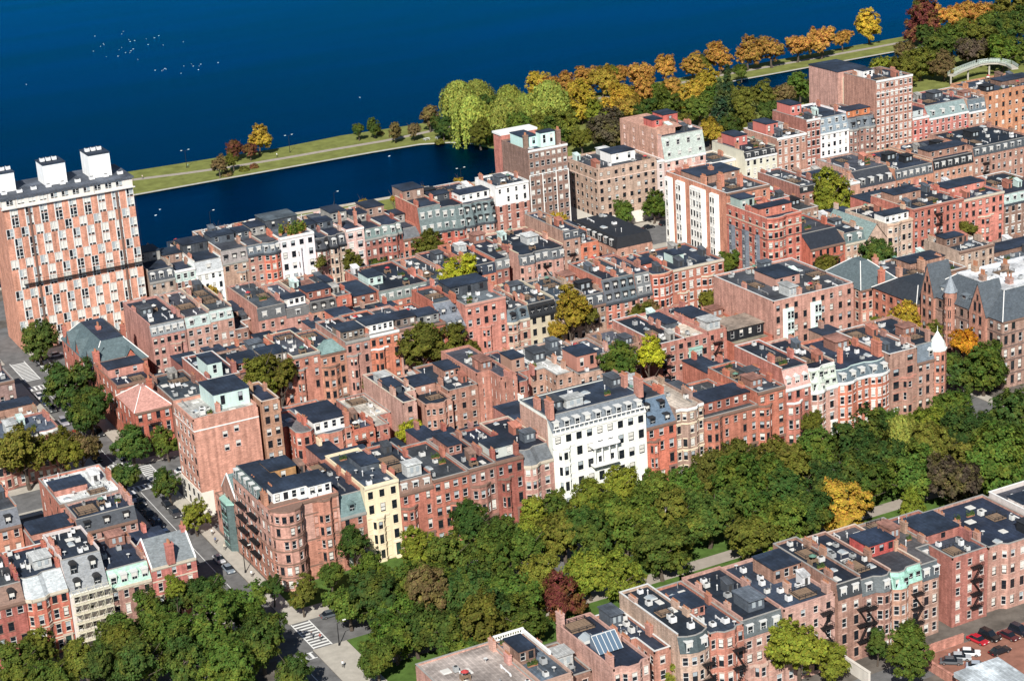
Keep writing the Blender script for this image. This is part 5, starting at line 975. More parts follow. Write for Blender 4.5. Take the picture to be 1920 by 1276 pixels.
jr = house("large brown Romanesque apartment house with gables, corner turret and white roof", 192.6, 236, 18.6, 5, (.40, .195, .145), 2, 34, name="romanesque_apartment_house", cat="apartment house", side=11, trim=(.2, .12, .1), belts=((3.8, (.14, .1, .09)), (7.6, (.14, .1, .09)), (11.3, (.14, .1, .09)), (15, (.14, .1, .09))), roof=('hip', 5.6, (.075, .09, .105), 6.4, 7.0), ch=[(.16, .5, 1.4, 1.6, 8.0), (.24, .72, 1.4, 1.6, 8), (.24, .3, 1.4, 1.6, 8), (.4, .6, 1.4, 1.6, 8), (.5, .35, 1.4, 1.6, 8), (.62, .65, 1.4, 1.6, 8)], cornice=BST, dark=.8, sidefrom=0, whf=.62)
b = MB(); b.box(198.6, 8.6, 24.1, 230, 27.4, 24.4); b.build("white_flat_roof", M_roof, jr, (.62, .63, .64)); clutter(jr, random.Random(4), 199, 229, 9, 27, 24.4, 16, ROOF)
for yy, wd, hh in ((31.2, 5.2, 8.2), (11, 6.4, 8.0)):
    b = MB(); b.prism([(191.9, yy - wd / 2), (192.58, yy - wd / 2), (192.58, yy + wd / 2), (191.9, yy + wd / 2)], 0, 18.6); b.build("gable_bay", M_wall, jr, (.42, .21, .155)); b = MB(); b.q((191.9, yy + wd / 2, 18.6), (191.9, yy - wd / 2, 18.6), (191.9, yy, 18.6 + hh)); b.build("gable", M_wall, jr, (.42, .21, .155))
    b = MB(); b.q((191.7, yy - wd / 2 - .4, 18.3), (191.7, yy, 19 + hh), (199, yy, 19 + hh), (199, yy - wd / 2 - .4, 18.3)); b.q((191.7, yy, 19 + hh), (191.7, yy + wd / 2 + .4, 18.3), (199, yy + wd / 2 + .4, 18.3), (199, yy, 19 + hh)); b.build("gable_roof", M_slate, jr, (.085, .10, .115))
    for k in (-1, 1): surf_window(jr, WINA['dark', 1], (191.9, yy + k * .9, 19.2), -pi / 2, (.9, 1, 2.4), BST)
    surf_window(jr, WINA['dark', 1], (191.9, yy, 22.2), -pi / 2, (.7, 1, 1.5), BST)
    for j in range(5):
        for k in (-1, 1): surf_window(jr, WIN[_r.choice(('dark', 'sky', 'half')), 1], (191.9, yy + k * 1.2, 1.0 + j * 3.7), -pi / 2, (1.0, 1, 2.2), BST)
b = MB(); b.cyl(192.4, 22.4, 0, 21.6, 1.7, 1.7, 8); b.build("turret", M_wall, jr, (.42, .21, .155)); b = MB(); b.cyl(192.4, 22.4, 21.61, 26.0, 1.95, .1, 8); b.build("turret_roof", M_slate, jr, (.24, .27, .3))
for k in range(3):
    a = pi + (k - 1) * pi / 4
    for j in range(6): surf_window(jr, WIN[_r.choice(('dark', 'sky')), 1], (192.4 + 1.62 * cos(a), 22.4 + 1.62 * sin(a), 1.2 + j * 3.4), a + pi / 2, (.75, .5, 1.9), BST)
for k in range(4): dormer(jr, DORM['flat', 'o'], (194.0, 27.4 - k * 3.4 - (1.8 if k > 1 else 0), 19.6), -pi / 2, (1.5, 1.2, 1.5), (.16, .19, .215), _r)
# ------------------------------------------------------------------ ROW K : near row, backs of the mall's south side (rear y=-92)
KPN = (.43, .235, .175)
G_K = "house backs in the near row"
def K(label, x0, x1, z, fl, col, **k):
    k.setdefault('y0', -92); k.setdefault('y1', -70.5); k.setdefault('group', G_K); k.setdefault('trim', (.5, .36, .3)); k.setdefault('cornice', None); k.setdefault('clut', 4); k.setdefault('ww', 1.15); k.setdefault('dark', .2)
    return house(label, x0, x1, z, fl, col, **k)
K("house with pale gravel roof and skylight hump at the picture's bottom edge", -8, 7.4, 13.5, 4, SAL, y0=-88, y1=-68, roofc=GRAV, clut=5, par=.35)
kw = K("house with white balustraded parapet and navy roof at the picture's bottom edge", 7.5, 14.2, 13.8, 4, SAL, y0=-88, y1=-69, roofc=(.07, .09, .115), clut=3, ch=[(.03, .7, .8, 2.2, 2.4)])
b = MB()
for k in range(12): b.cyl(8.0 + k * .52, -69.4, 14.4, 15.2, .13, .13, 6)
b.box(7.7, -69.6, 15.2, 14.1, -69.1, 15.45); b.box(7.7, -69.6, 14.36, 14.1, -69.1, 14.5); b.box(13.7, -80, 14.5, 14.15, -69.7, 15.2); b.build("balustrade", M_stone, kw, WHT)
K("low dark-roofed house back in the gap right of the white balustrade", 14.4, 20.3, 10.6, 3, BUF, y0=-84, y1=-71, clut=7, roofc=ROOF, ch=[(.2, .9, 1.0, 1.0, 3)])
k4 = K("pinkish house back with sloping glass studio roof", 20.4, 28.0, 14.4, 4, KPN, front='angC', clut=0, ch=[(.04, .1, .9, 1.6, 2.6), (.5, .45, .8, 1.2, 2.4), (.8, .4, .8, 1.2, 2.4), (.04, .95, .9, 1.8, 3.4)], roofc=ROOF)
b = MB(); b.hexa([(21.0, -86.0, 14.9), (26.0, -86.0, 14.9), (26.0, -82.6, 14.9), (21.0, -82.6, 14.9)], [(21.0, -83.2, 17.4), (26.0, -83.2, 17.4), (26.0, -82.6, 17.4), (21.0, -82.6, 17.4)]); b.build("glass_roof", mat("studio_glass", (.10, .15, .21), rough=.15, spec=.7), k4)
b = MB()
for k in range(6): x = 21.0 + k; b.tube((x, -86.05, 14.95), (x, -83.2, 17.45), .07, n=4)
b.tube((21, -83.15, 17.5), (26, -83.15, 17.5), .1, n=4); b.build("glazing_bar", M_white, k4)
inst("roof_deck", UNIT['deck'], (23.5, -73.5, 14.42), k4, 0, (5.4, 4.2, 2.2)); inst("skylight", UNIT['skylight'], (22.4, -79, 14.42), k4, 0, (2.6, 2.4, 2.6))
K("house back with white terrace and air-handling plant right of the glass studio roof", 28.0, 34.4, 13.4, 4, SAL, y0=-89, roofc=ROOF, clut=6, front='ellR')
K("house back with rounded dark mansard over a bowed rear bay", 34.5, 41.0, 13.6, 4, KPN, front='bow', mans=(3.2, (.06, .08, .085), 2, 'flat,w', .8), clut=5, fe=(.6, 4, 3, -93.2))
K("salmon house back with angled bay and zigzag fire escape near the yellow-green tree", 41.1, 48.6, 15.2, 4, KPN, front='angC', fe=(.55, 4, 3, -93), clut=3)
K("house back with dark mansard above a bracketed rear porch", 48.7, 57.6, 12.4, 4, KPN, mans=(3.4, (.10, .115, .12), 3, 'flat,w', .8), clut=4, bays=((.1, .7, 2, 'angC'),))
K("salmon house back with wide black roof and three skylights", 57.7, 69.5, 15.4, 5, KPN, cols=4, clut=6, fe=(.7, 3.4, 4), ch=[(.45, .3, .9, 1.6, 2.2), (.97, .1, .9, 1.8, 2.4), (.9, .9)])
K("narrow house back with black mansard and fire escape left of the bow", 70.3, 76.0, 14.0, 4, KPN, mans=(3.2, (.04, .045, .05), 2, 'flat,w', .6), fe=(.75, 4, 3), clut=5)
K("house back with swept grey mansard and plant-crowded roof", 76.0, 83.2, 13.2, 4, KPN, fe=(.05, 4, 3), front='bowR', mans=(3.2, (.11, .125, .13), 2, 'flat,w', .8), clut=8)
K("house back with green copper bowed mansard", 83.2, 90.6, 12.7, 4, KPN, front='bowL', mans=(3.4, (.30, .50, .42), 4, 'flat,o', .8), fe=(.62, 4, 3), clut=3, att=(8, 2.6, (.42, .09, .08), 3, 6))
K("house back with grey mansard right of the green copper bow", 90.6, 97.9, 12.2, 4, KPN, front='ellL', mans=(3.4, (.08, .095, .105), 3, 'flat,w', .7), clut=3, roofc=(.1, .1, .1))
K("tall salmon house back with two zigzag fire escapes above the parking court", 98.0, 107.0, 14.8, 5, KPN, cols=3, fe=(.5, 3.2, 4), clut=3, roofc=ROOF)
K("big salmon house back with angled bay at the picture's edge above the parked cars", 108.0, 124, 13.9, 4, KPN, front='angC', y0=-91, clut=4, fe=(.8, 4, 3), ch=[(.02, .2, .9, 1.4, 2.6), (.02, .5, .9, 1.4, 2.6), (.02, .75, .9, 1.4, 2.6)])
K("house with white rendered side parapet at the far end of the near row", 124.3, 140, 14.6, 5, (.62, .55, .5), wm=M_stone, y0=-88, y1=-72, roofc=(.05, .055, .065), clut=6, par=.9, cop=WT)
# ------------------------------------------------------------------ ROW L / M : across the first cross street
G_L = "houses left of the first cross street"
def Ll(label, x0, x1, z, fl, col, **k):
    k.setdefault('y0', 2); k.setdefault('y1', 19); k.setdefault('group', G_L); k.setdefault('door', True); k.setdefault('clut', 4)
    return house(label, x0, x1, z, fl, col, **k)
l1 = Ll("red brick corner house with striped bands and grey gabled roof", -36.1, -26.2, 13.2, 4, (.48, .16, .13), y1=12.5, cols=3, trim=LIME, cornice=LIME, roof=('gablex', 4.4, (.17, .19, .2), .5), belts=((3.2, LIME), (6.4, LIME), (9.8, LIME)), name="corner_house", ch=[(.45, .0, 1.6, 1.2, 5.0), (.96, .5, 1.0, 1.2, 5.8)], wing=(.2, .98, 14, 11))
Ll("house with green patterned tile mansard left of the striped corner house", -45.2, -36.2, 11.0, 3, (.46, .24, .19), mans=(3.4, (.34, .52, .42), 4, 'flat,w', 2.0), bays=((.5, .95, 2, 'angC'),), trim=LIME, clut=2)
l3 = Ll("house with grey mansard, round dormers and white scaffolding on its front", -53.6, -45.3, 12.2, 4, (.62, .58, .52), wm=M_stone, mans=(6.4, (.24, .25, .26), 2, 'arch,d', 3.4), trim=WT, clut=5, dark=.6)
Ll("red bay-fronted house with pale faceted roof left of the scaffolding", -62.5, -53.7, 13.7, 4, RED, front='angL', mans=(3.2, (.42, .45, .46), 0, 'flat', 4.0), trim=LIME, belts=((3.4, LIME), (6.9, LIME)), clut=4)
Ll("red house with brown gable disc at the picture's left edge", -72, -62.6, 13.6, 4, RED2, trim=BST, mans=(3.4, BST, 2, 'arch,d', 2.0), clut=4)
Ll("red house beyond the picture's left edge", -82, -72.1, 13.6, 4, SAL, trim=BST, clut=2)
house("brick house across the street with flat white roof and chimneys", -44, -29.4, 14.6, 4, (.46, .25, .19), 42, 60, side=3, trim=BST, roofc=(.62, .64, .62), clut=7, ch=[(.97, .5, .9, 1.8, 2.6)], wfrom=1, group=G_L)
house("dark-roofed brick house back between white-roofed and planted-terrace houses", -43, -29.6, 11.5, 4, SAL, 32, 41.8, mans=(3.0, SLT, 3, 'flat,d', 1.2), trim=BST, clut=5, wfrom=1, group=G_L)
house("house back with planted roof terrace and red parasol", -53.5, -43.3, 12.2, 4, SAL, 24, 42, trim=BST, clut=12, wfrom=1, group=G_L)
house("brick house with dark slate roof at the picture's left edge", -64, -53.8, 14.6, 4, SAL, 38, 58, mans=(3.4, (.13, .14, .16), 2, 'flat,d', 2.0), trim=BST, clut=2, group=G_L)
house("tall brick house cut by the picture's left edge", -74, -64.2, 15.2, 5, SAL, 34, 58, trim=BST, clut=4, group=G_L)
m1 = house("low house with white curved cornice and navy roof at the left edge", -48, -29.6, 12.8, 4, (.45, .2, .15), 95, 108, front='2bow', trim=LIME, cornice=WT, roofc=(.07, .09, .12), clut=5, group=G_L, par=.4, side=3)
house("house with pale roof sheds behind the white-corniced house at the left edge", -52, -29.8, 11.0, 3, BUF, 109, 124, trim=BST, roofc=LGT, clut=9, group=G_L)
house("dark-roofed corner house at the left edge by the far crossing", -50, -29.8, 12.2, 4, SLT, 138, 162, trim=BST, clut=7, group=G_L, side=5)
# scaffolding on the white-fronted house
sf = MB()
for k in range(6):
    x = -53.4 + k * 1.6
    for y in (-.4, .9): sf.tube((x, y, 0), (x, y, 13.2), .05, n=4)
for j in range(6):
    z = 1.9 + j * 2.1
    for y in (-.4, .9): sf.tube((-53.5, y, z + .9), (-45.2, y, z + .9), .035, n=4)
    sf.box(-53.5, -.35, z, -45.2, .85, z + .06)
    for k in range(5): sf.tube((-53.4 + k * 1.6, -.42, z), (-51.8 + k * 1.6, -.42, z + 2.1), .03, n=4)
o = sf.build("scaffolding", M_metal, None, (.62, .58, .45)); tag(o, "pale metal scaffolding standing against the grey mansard house front", "scaffolding")

# ------------------------------------------------------------------ trees
def leafq(b, c, n, s, r, asp=1.0):
    n = n.normalized(); u = n.orthogonal().normalized(); a = r.uniform(0, 2 * pi); v = n.cross(u); u2 = u * cos(a) + v * sin(a); v2 = n.cross(u2) * asp
    b.q(tuple(c - u2 * s - v2 * s), tuple(c + u2 * s - v2 * s), tuple(c + u2 * s + v2 * s), tuple(c - u2 * s + v2 * s))
def crown_round(seed, n=270, per=54, R=5.0, sq=.92, low=-.75):
    r = random.Random(seed); b = MB()
    blobs = [(Vector((0, 0, 0)), .66)]
    for k in range(r.randint(5, 8)):
        a = r.uniform(0, 2 * pi); d = r.uniform(.3, .58); blobs.append((Vector((cos(a) * d, sin(a) * d, r.uniform(-.35, .5))), r.uniform(.3, .5)))
    wts = [q_[1] ** 2 for q_ in blobs]
    for k in range(n):
        c0, br = r.choices(blobs, wts)[0]
        d = Vector((r.gauss(0, 1), r.gauss(0, 1), r.gauss(.15, 1))).normalized()
        t = r.random() ** .3 if r.random() < .9 else r.uniform(.2, .7)
        c = (c0 + d * (br * t)) * R; c.z *= sq
        if c.z < low * R: continue
        cr = r.uniform(.35, .75); dd = (c + Vector((0, 0, .3 * R))).normalized()
        for _ in range(per):
            o = Vector((r.gauss(0, 1), r.gauss(0, 1), r.gauss(0, .7))); o = o.normalized() * (cr * r.random() ** .45)
            nn = (o.normalized() * .5 + d * .6 + dd * .6 + Vector((0, 0, .6)) + Vector((r.gauss(0, .55), r.gauss(0, .55), r.gauss(0, .55))))
            leafq(b, c + o, nn, r.uniform(.085, .16), r)
    return b.mesh("crown", [M_leaf])
def crown_willow(seed, R=5.0):
    r = random.Random(seed); b = MB()
    for k in range(330):
        a = r.uniform(0, 2 * pi); el = r.uniform(.05, 1.0); hd = R * (1 - el ** 2) ** .5 * r.uniform(.55, 1.02); c = Vector((hd * cos(a), hd * sin(a), R * .95 * el)); ln = r.uniform(2.2, 5.2) * (.5 + .6 * (1 - el)) + 1.2
        out = Vector((cos(a), sin(a), 0)); m = int(ln / .16)
        for j in range(m):
            t = j / m; p = c + Vector((0, 0, -ln * t)) + out * (.35 * sin(t * 2)) + Vector((r.gauss(0, .16), r.gauss(0, .16), 0))
            leafq(b, p, out + Vector((r.gauss(0, .5), r.gauss(0, .5), r.uniform(0, .5))), r.uniform(.12, .2), r)
    return b.mesh("crown", [M_leaf])
def crown_conifer(seed, R=5.0):
    r = random.Random(seed); b = MB()
    for k in range(150):
        z = r.uniform(-1, 1.7); rad = (1.75 - z) / 2.75 * R * .85; a = r.uniform(0, 2 * pi)
        for j in range(40):
            t = r.random() ** .6; p = Vector((rad * t * cos(a) + r.gauss(0, .25), rad * t * sin(a) + r.gauss(0, .25), z * R - .35 * rad * t + r.gauss(0, .15)))
            leafq(b, p, Vector((cos(a) * .6 + r.gauss(0, .4), sin(a) * .6 + r.gauss(0, .4), 1)), r.uniform(.12, .2), r)
    return b.mesh("crown", [M_leaf])
def trunk_mesh(seed):
    r = random.Random(seed); b = MB(); p = Vector((0, 0, 0)); rad = .34      # height 7 = crown centre
    pts = [p]
    for k in range(5): p = p + Vector((r.gauss(0, .12), r.gauss(0, .12), 1.25)); pts.append(p)
    for k in range(5): b.tube(pts[k], pts[k + 1], rad * (1 - k * .13), rad * (1 - (k + 1) * .13), 7)
    for k in range(8):
        s = pts[2 + k % 4]; a = r.uniform(0, 2 * pi); q = s + Vector((cos(a) * r.uniform(1.4, 2.4), sin(a) * r.uniform(1.4, 2.4), r.uniform(1.2, 2.4))); b.tube(s, q, .14, .07, 5)
        q2 = q + Vector((cos(a + .5) * 1.3, sin(a + .5) * 1.3, r.uniform(.6, 1.5))); b.tube(q, q2, .07, .03, 4)
    return b.mesh("trunk", [M_bark])
CROWN = [crown_round(s, sq=q_, low=lo_) for s, q_, lo_ in ((1, .95, -.8), (2, .85, -.6), (3, 1.1, -.85), (4, .9, -.7), (5, 1.0, -.75), (6, .8, -.5), (7, 1.15, -.9), (8, 1.0, -.8), (9, .9, -.7), (10, 1.05, -.8))]
WILLOW = [crown_willow(s) for s in (21, 22)]; CONIF = crown_conifer(31); TRUNK = [trunk_mesh(s) for s in (1, 2, 3)]
TCOL = {'g': ((.052, .10, .024), "dark green"), 'm': ((.09, .148, .026), "mid-green"), 'o': ((.15, .15, .028), "olive green"), 'y': ((.225, .255, .032), "yellow-green"), 'l': ((.50, .49, .04), "bright lime-yellow"),
        'a': ((.56, .29, .07), "orange-brown autumn"), 'b': ((.19, .135, .06), "brownish"), 'x': ((.70, .30, .03), "bright orange"), 'r': ((.17, .045, .04), "dark maroon"), 'p': ((.10, .075, .055), "dark purple-brown"), 'w': ((.29, .33, .07), "pale green weeping"), 'k': ((.50, .34, .045), "golden-yellow"), 'd': ((.04, .085, .045), "blue-green conifer")}
TREES = {
    'mall': '-67.8,-11.2,4.9,7.1,m -62.4,-6.7,4.2,6.4,o -63.5,-18.5,4.3,6.5,m -57.0,-18.5,4.9,7.1,o -55.1,-22.8,4.5,6.7,g -48.8,-11.7,5.3,7.5,m -47.6,-16.3,4.6,6.8,o -47.8,-25.8,5.4,7.6,g -39.6,-9.0,5.0,7.2,m -39.1,-17.5,4.9,7.1,m -32.7,-3.0,2.3,10.0,y -40.9,-29.3,4.8,7.0,g -30.7,-0.9,3.9,6.1,g -26.6,-3.0,4.8,7.0,g -32.5,-23.1,6.0,8.2,m -34.9,-33.9,4.5,6.7,m -32.6,-36.9,5.1,7.3,m -22.2,-13.4,5.0,7.2,m -24.8,-31.1,5.4,7.6,g -12.4,-4.6,3.0,5.2,g -22.2,-21.7,3.8,6.0,m -24.1,-44.6,4.0,6.2,g -8.8,-12.6,3.4,5.6,o -0.1,-7.5,3.5,5.7,m -2.9,-24.0,4.2,6.4,m 7.8,-4.0,4.0,9.3,g 5.3,-15.2,5.0,7.2,m -7.4,-47.4,3.6,5.8,m 1.8,-29.8,5.3,7.5,g -1.1,-42.7,4.5,6.7,m 3.3,-34.4,4.4,6.6,m 10.1,-25.0,5.1,7.3,m 3.5,-42.7,4.3,6.5,g 19.9,-10.9,4.9,7.1,y 11.2,-33.0,5.1,7.3,b 6.6,-46.3,4.9,7.1,g 15.8,-32.2,4.7,6.9,m 23.9,-18.5,5.5,7.7,m 6.1,-56.6,3.8,6.0,m 19.3,-35.3,5.5,7.7,g 36.0,-3.5,5.4,7.6,g 13.6,-51.1,4.9,7.1,o 29.7,-27.1,4.8,7.0,m 36.6,-13.9,5.3,7.5,g 19.5,-48.8,4.5,6.7,g 25.4,-42.4,5.5,7.7,m 22.0,-53.2,4.5,6.7,m 38.8,-23.2,5.1,7.3,m 48.7,-8.6,4.5,6.7,y 34.6,-36.9,4.3,6.5,o 54.9,-7.3,4.3,6.5,m 35.7,-46.1,3.4,5.6,r 48.5,-23.7,5.8,8.0,o 62.5,-8.6,5.4,7.6,y 44.7,-40.6,4.7,6.9,y 52.8,-27.7,4.9,7.1,g 71.1,-8.4,5.1,7.3,y 48.7,-47.8,4.0,6.2,y 60.9,-27.7,5.8,8.0,m 63.6,-32.1,4.9,7.1,m 77.6,-14.0,5.5,7.7,m 61.8,-41.5,5.2,7.4,g 70.6,-30.7,5.6,7.8,o 81.5,-21.3,5.1,7.3,m 78.9,-33.9,5.9,8.1,g 91.8,-14.4,5.9,8.1,o 102.8,-10.1,5.7,7.9,o 80.9,-45.3,5.2,7.4,o 90.7,-31.1,6.2,8.4,m 100.3,-23.4,4.9,7.1,m 108.9,-17.5,6.0,8.2,o 87.7,-47.6,4.9,7.1,m 98.1,-35.8,6.0,8.2,g 110.6,-23.5,5.0,7.2,o 127.8,-4.0,3.4,8.6,o 99.0,-43.6,4.7,6.9,g 119.1,-19.0,5.3,7.5,m 112.1,-33.7,5.5,7.7,g 106.4,-47.2,4.8,7.0,k 127.6,-21.1,6.6,8.8,g 116.6,-39.5,5.1,7.3,m 126.5,-31.6,5.7,7.9,g 146.2,-9.3,3.7,5.9,m 142.9,-19.7,4.4,6.6,w 127.5,-40.9,5.4,7.6,m 120.3,-52.1,2.9,5.1,y 150.2,-18.5,5.0,7.2,y 140.3,-34.6,5.3,7.5,o 133.4,-49.5,5.6,7.8,p 162.6,-14.4,5.6,7.8,m 143.1,-44.3,5.3,7.5,o 154.0,-33.3,6.2,8.4,g 145.9,-49.2,6.2,8.4,m 168.0,-30.3,6.6,8.8,g 156.7,-44.0,5.7,7.9,g',
    'near': '37.2,-87.4,4.9,7.1,y 59.2,-95.0,6.4,8.6,y 64.7,-97.4,3.5,5.7,y 76.3,-96.3,2.5,4.7,g 75.4,-107.1,5.4,7.6,m',
    'street': '-39.8,91.0,6.5,10.5,o -12.1,182.1,6.4,8.6,g -31.3,91.0,5.4,9.1,o -16.1,135.1,6.2,8.4,g -26.0,91.0,4.6,8.1,b -16.6,116.0,5.7,7.9,g -20.3,73.1,3.2,5.4,g -13.4,89.7,4.7,6.9,g -4.9,87.5,3.3,5.5,g -13.3,60.8,3.6,5.8,g 36.3,193.0,2.7,7.1,k -14.0,40.0,2.8,5.0,y 45.8,193.0,1.7,7.5,k 23.3,93.0,5.0,15.9,o 24.5,92.0,3.6,10.7,y 29.1,93.0,4.8,14.5,o 81.7,193.0,2.0,10.0,o 92.6,193.0,3.4,7.9,o 53.4,93.0,1.9,5.6,y 100.7,191.0,2.7,5.3,g 107.3,191.0,2.4,4.9,b 43.8,46.0,3.5,10.2,l 68.3,93.0,5.8,13.3,o 117.7,190.3,6.2,8.4,o 76.9,93.0,6.1,10.6,o 102.3,135.0,6.0,16.0,l 84.9,93.0,3.2,8.1,o 158.3,193.0,2.1,7.3,o 167.5,193.0,3.9,7.9,k 112.2,93.0,3.0,8.3,k 116.3,93.0,5.4,13.8,k 121.3,93.0,3.6,10.8,o 104.2,45.0,5.1,16.1,m 192.8,192.0,3.8,6.4,m 138.7,93.0,3.4,7.7,o 112.8,46.0,4.2,14.7,l 143.2,93.0,3.1,8.1,b 203.9,191.0,5.1,6.3,m 161.8,93.0,2.5,7.4,o 185.3,117.3,3.9,8.2,m 203.3,93.0,3.9,9.4,o 235.0,136.0,3.9,15.1,y 238.5,135.0,6.3,16.3,y 184.0,43.7,3.3,6.4,y 221.3,92.0,6.2,9.3,g 186.0,34.7,5.0,11.9,k 187.0,23.7,2.9,10.6,o 180.0,3.4,5.1,6.9,g 187.5,9.9,4.3,12.1,x 258.8,93.0,3.1,10.0,o 186.0,1.2,6.5,7.6,m',
    'river': '106.5,356.0,3.2,5.4,b 114.4,362.1,2.6,4.8,o 120.9,378.8,3.3,5.5,r 126.2,374.1,2.6,4.8,r 132.5,380.2,4.8,7.0,k 174.4,374.7,2.7,4.9,g 181.2,373.6,2.9,5.1,g 184.5,360.7,2.9,5.1,b 192.1,358.7,2.9,5.1,b 204.0,368.0,4.5,6.7,b 201.1,349.5,4.4,6.6,g 220.2,372.6,7.7,9.9,w 209.3,338.7,7.4,9.6,w 232.6,379.6,6.9,9.1,w 206.2,325.8,4.7,6.9,o 231.8,366.9,4.5,6.7,g 221.4,333.7,7.4,9.6,w 238.3,361.0,6.8,9.0,w 224.8,324.4,5.2,7.4,m 238.2,346.8,5.8,8.0,w 241.6,346.1,5.4,7.6,y 264.4,384.5,5.6,7.8,k 230.6,319.2,5.2,7.4,o 246.8,341.5,7.6,9.8,w 265.7,376.0,5.1,7.3,a 229.0,305.3,4.7,6.9,g 274.2,379.3,5.6,7.8,a 235.4,307.9,6.4,8.6,o 269.7,359.6,5.5,7.7,k 232.7,290.6,4.6,6.8,o 259.6,337.3,6.3,8.5,k 288.4,384.5,5.2,7.4,a 302.6,384.5,4.4,6.6,y 258.3,324.3,4.8,7.0,y 242.2,290.1,6.7,8.9,p 291.5,374.3,6.1,8.3,k 269.1,329.6,4.9,7.1,k 304.5,382.4,4.8,7.0,a 248.0,285.8,5.0,7.2,b 285.0,345.2,5.5,7.7,k 272.9,320.9,5.8,8.0,k 308.9,372.2,6.2,8.4,a 270.5,304.4,5.6,7.8,g 294.4,343.2,5.5,7.7,a 263.7,285.4,4.7,6.9,o 292.5,327.4,5.0,7.2,m 327.4,380.1,4.8,7.0,a 289.7,316.8,4.9,7.1,g 310.4,347.5,4.6,6.8,a 276.5,287.9,4.3,6.5,o 350.4,384.5,3.5,5.7,o 300.2,318.8,5.8,8.0,k 337.8,373.0,5.1,7.3,a 293.1,299.7,6.1,8.3,m 318.3,334.4,5.5,7.7,k 276.1,266.1,5.0,7.2,k 306.2,311.9,5.4,7.6,m 294.4,286.1,5.6,7.8,d 355.3,377.8,5.9,8.1,a 311.9,306.5,5.4,7.6,d 288.0,269.1,4.7,6.9,g 352.6,356.9,3.4,5.6,g 313.0,296.4,5.8,8.0,o 297.7,272.1,4.7,6.9,o 368.6,375.9,6.2,8.4,a 325.1,300.6,5.4,7.6,o 316.3,284.3,4.0,6.2,g 380.1,372.6,6.4,8.6,a 332.6,296.1,5.4,7.6,b 395.3,374.0,6.3,8.5,a 345.5,302.8,5.9,8.1,m 354.1,301.5,4.1,6.3,m 408.0,372.9,7.1,9.3,a 425.4,379.9,4.4,6.6,a 375.9,304.5,3.7,5.9,m 444.7,384.5,6.8,9.0,k 395.4,313.3,5.2,7.4,y 397.3,301.0,6.1,8.3,o 479.3,384.5,6.8,9.0,o 425.9,333.2,4.9,7.1,b 410.3,304.5,6.7,8.9,o 457.9,363.6,8.3,10.5,r 445.9,343.0,5.6,7.8,g 434.2,323.0,6.9,9.1,g 484.8,384.5,5.3,7.5,a 416.9,296.6,5.7,7.9,b 452.6,334.2,7.0,9.2,g 490.0,379.2,5.9,8.1,a 498.6,377.7,6.4,8.6,a 441.2,307.9,6.4,8.6,p 471.1,343.2,5.6,7.8,o 507.4,376.4,5.9,8.1,a 454.1,312.4,7.4,9.6,o 486.6,346.6,6.8,9.0,g 447.2,293.9,6.3,8.5,m 474.4,321.7,8.1,10.3,g 509.3,357.8,8.5,10.7,o 460.3,298.5,4.9,7.1,g 499.2,342.6,6.8,9.0,g',
    'bank': '73.2,265.1,1.7,6.5,g 94.9,264.0,1.3,6.5,k 114.3,260.9,2.1,6.5,k 126.7,262.1,1.9,6.5,k 137.8,259.9,1.7,6.5,k 152.4,265.2,1.9,6.5,k 167.3,266.9,1.8,6.5,k 180.0,263.8,1.8,6.5,k',
}
def nth(n): return "%d%s" % (n, "th" if 10 <= n % 100 <= 20 else {1: "st", 2: "nd", 3: "rd"}.get(n % 10, "th"))
ZONE = {'mall': "%s mall tree, %s crown from the left", 'near': "%s tree behind the near row, %s from the left", 'street': "%s tree between the houses, %s street tree from the left", 'river': "%s riverside park tree, %s crown from the left", 'bank': "small %s tree on the lagoon bank, %s from the left"}
ZG = {'mall': "trees of the mall", 'near': "trees in the near yards", 'street': "street and yard trees", 'river': "trees of the riverside park", 'bank': "small trees on the lagoon bank"}
_t = random.Random(99)
for zone, s in TREES.items():
    for i, e in enumerate(s.split()):
        x, y, R_, zc, c = e.split(','); x, y, R_, zc = float(x), float(y), float(R_), float(zc); col, cn = TCOL[c]
        nm = {'w': 'willow_tree', 'd': 'conifer_tree'}.get(c, 'tree')
        root = empty(nm, (x, y, .1 if zone != 'street' else .0), ZONE[zone] % (cn, nth(i + 1)), "tree", ZG[zone])
        me = _t.choice(WILLOW) if c == 'w' else CONIF if c == 'd' else _t.choice(CROWN); k = R_ / 5 * _t.uniform(1.02, 1.16) * ({'mall': (1.0 if y > -17 else 1.16 if y > -24 else 1.3) if x > -20 else 1.1, 'river': 1.06 if c == 'w' else 1.24}.get(zone, 1.1) if not (zone == 'street' and x < -9) else (1.22 if y < 150 else 1.05))
        vz = k * (_t.uniform(.95, 1.15) if zone != 'bank' else .6)
        if zone == 'mall': vz *= 1.1 if y < -20 else .98
        cc = jit(col, _t, .22); c2_ = TCOL[_t.choice('omykb' if c in 'ak' else 'omyg')][0]; q_ = _t.random() * (.3 if c in 'aogmyk' else .1); cc = tuple(a_ + (b_ - a_) * q_ for a_, b_ in zip(cc, c2_))
        inst("crown", me, (x, y, zc), root, _t.uniform(0, 6.28), (k, k, vz), cc)
        inst("trunk", _t.choice(TRUNK), (x, y, root.location.z), root, _t.uniform(0, 6.28), (max(.5, k), max(.5, k), (zc + .5) / 7))
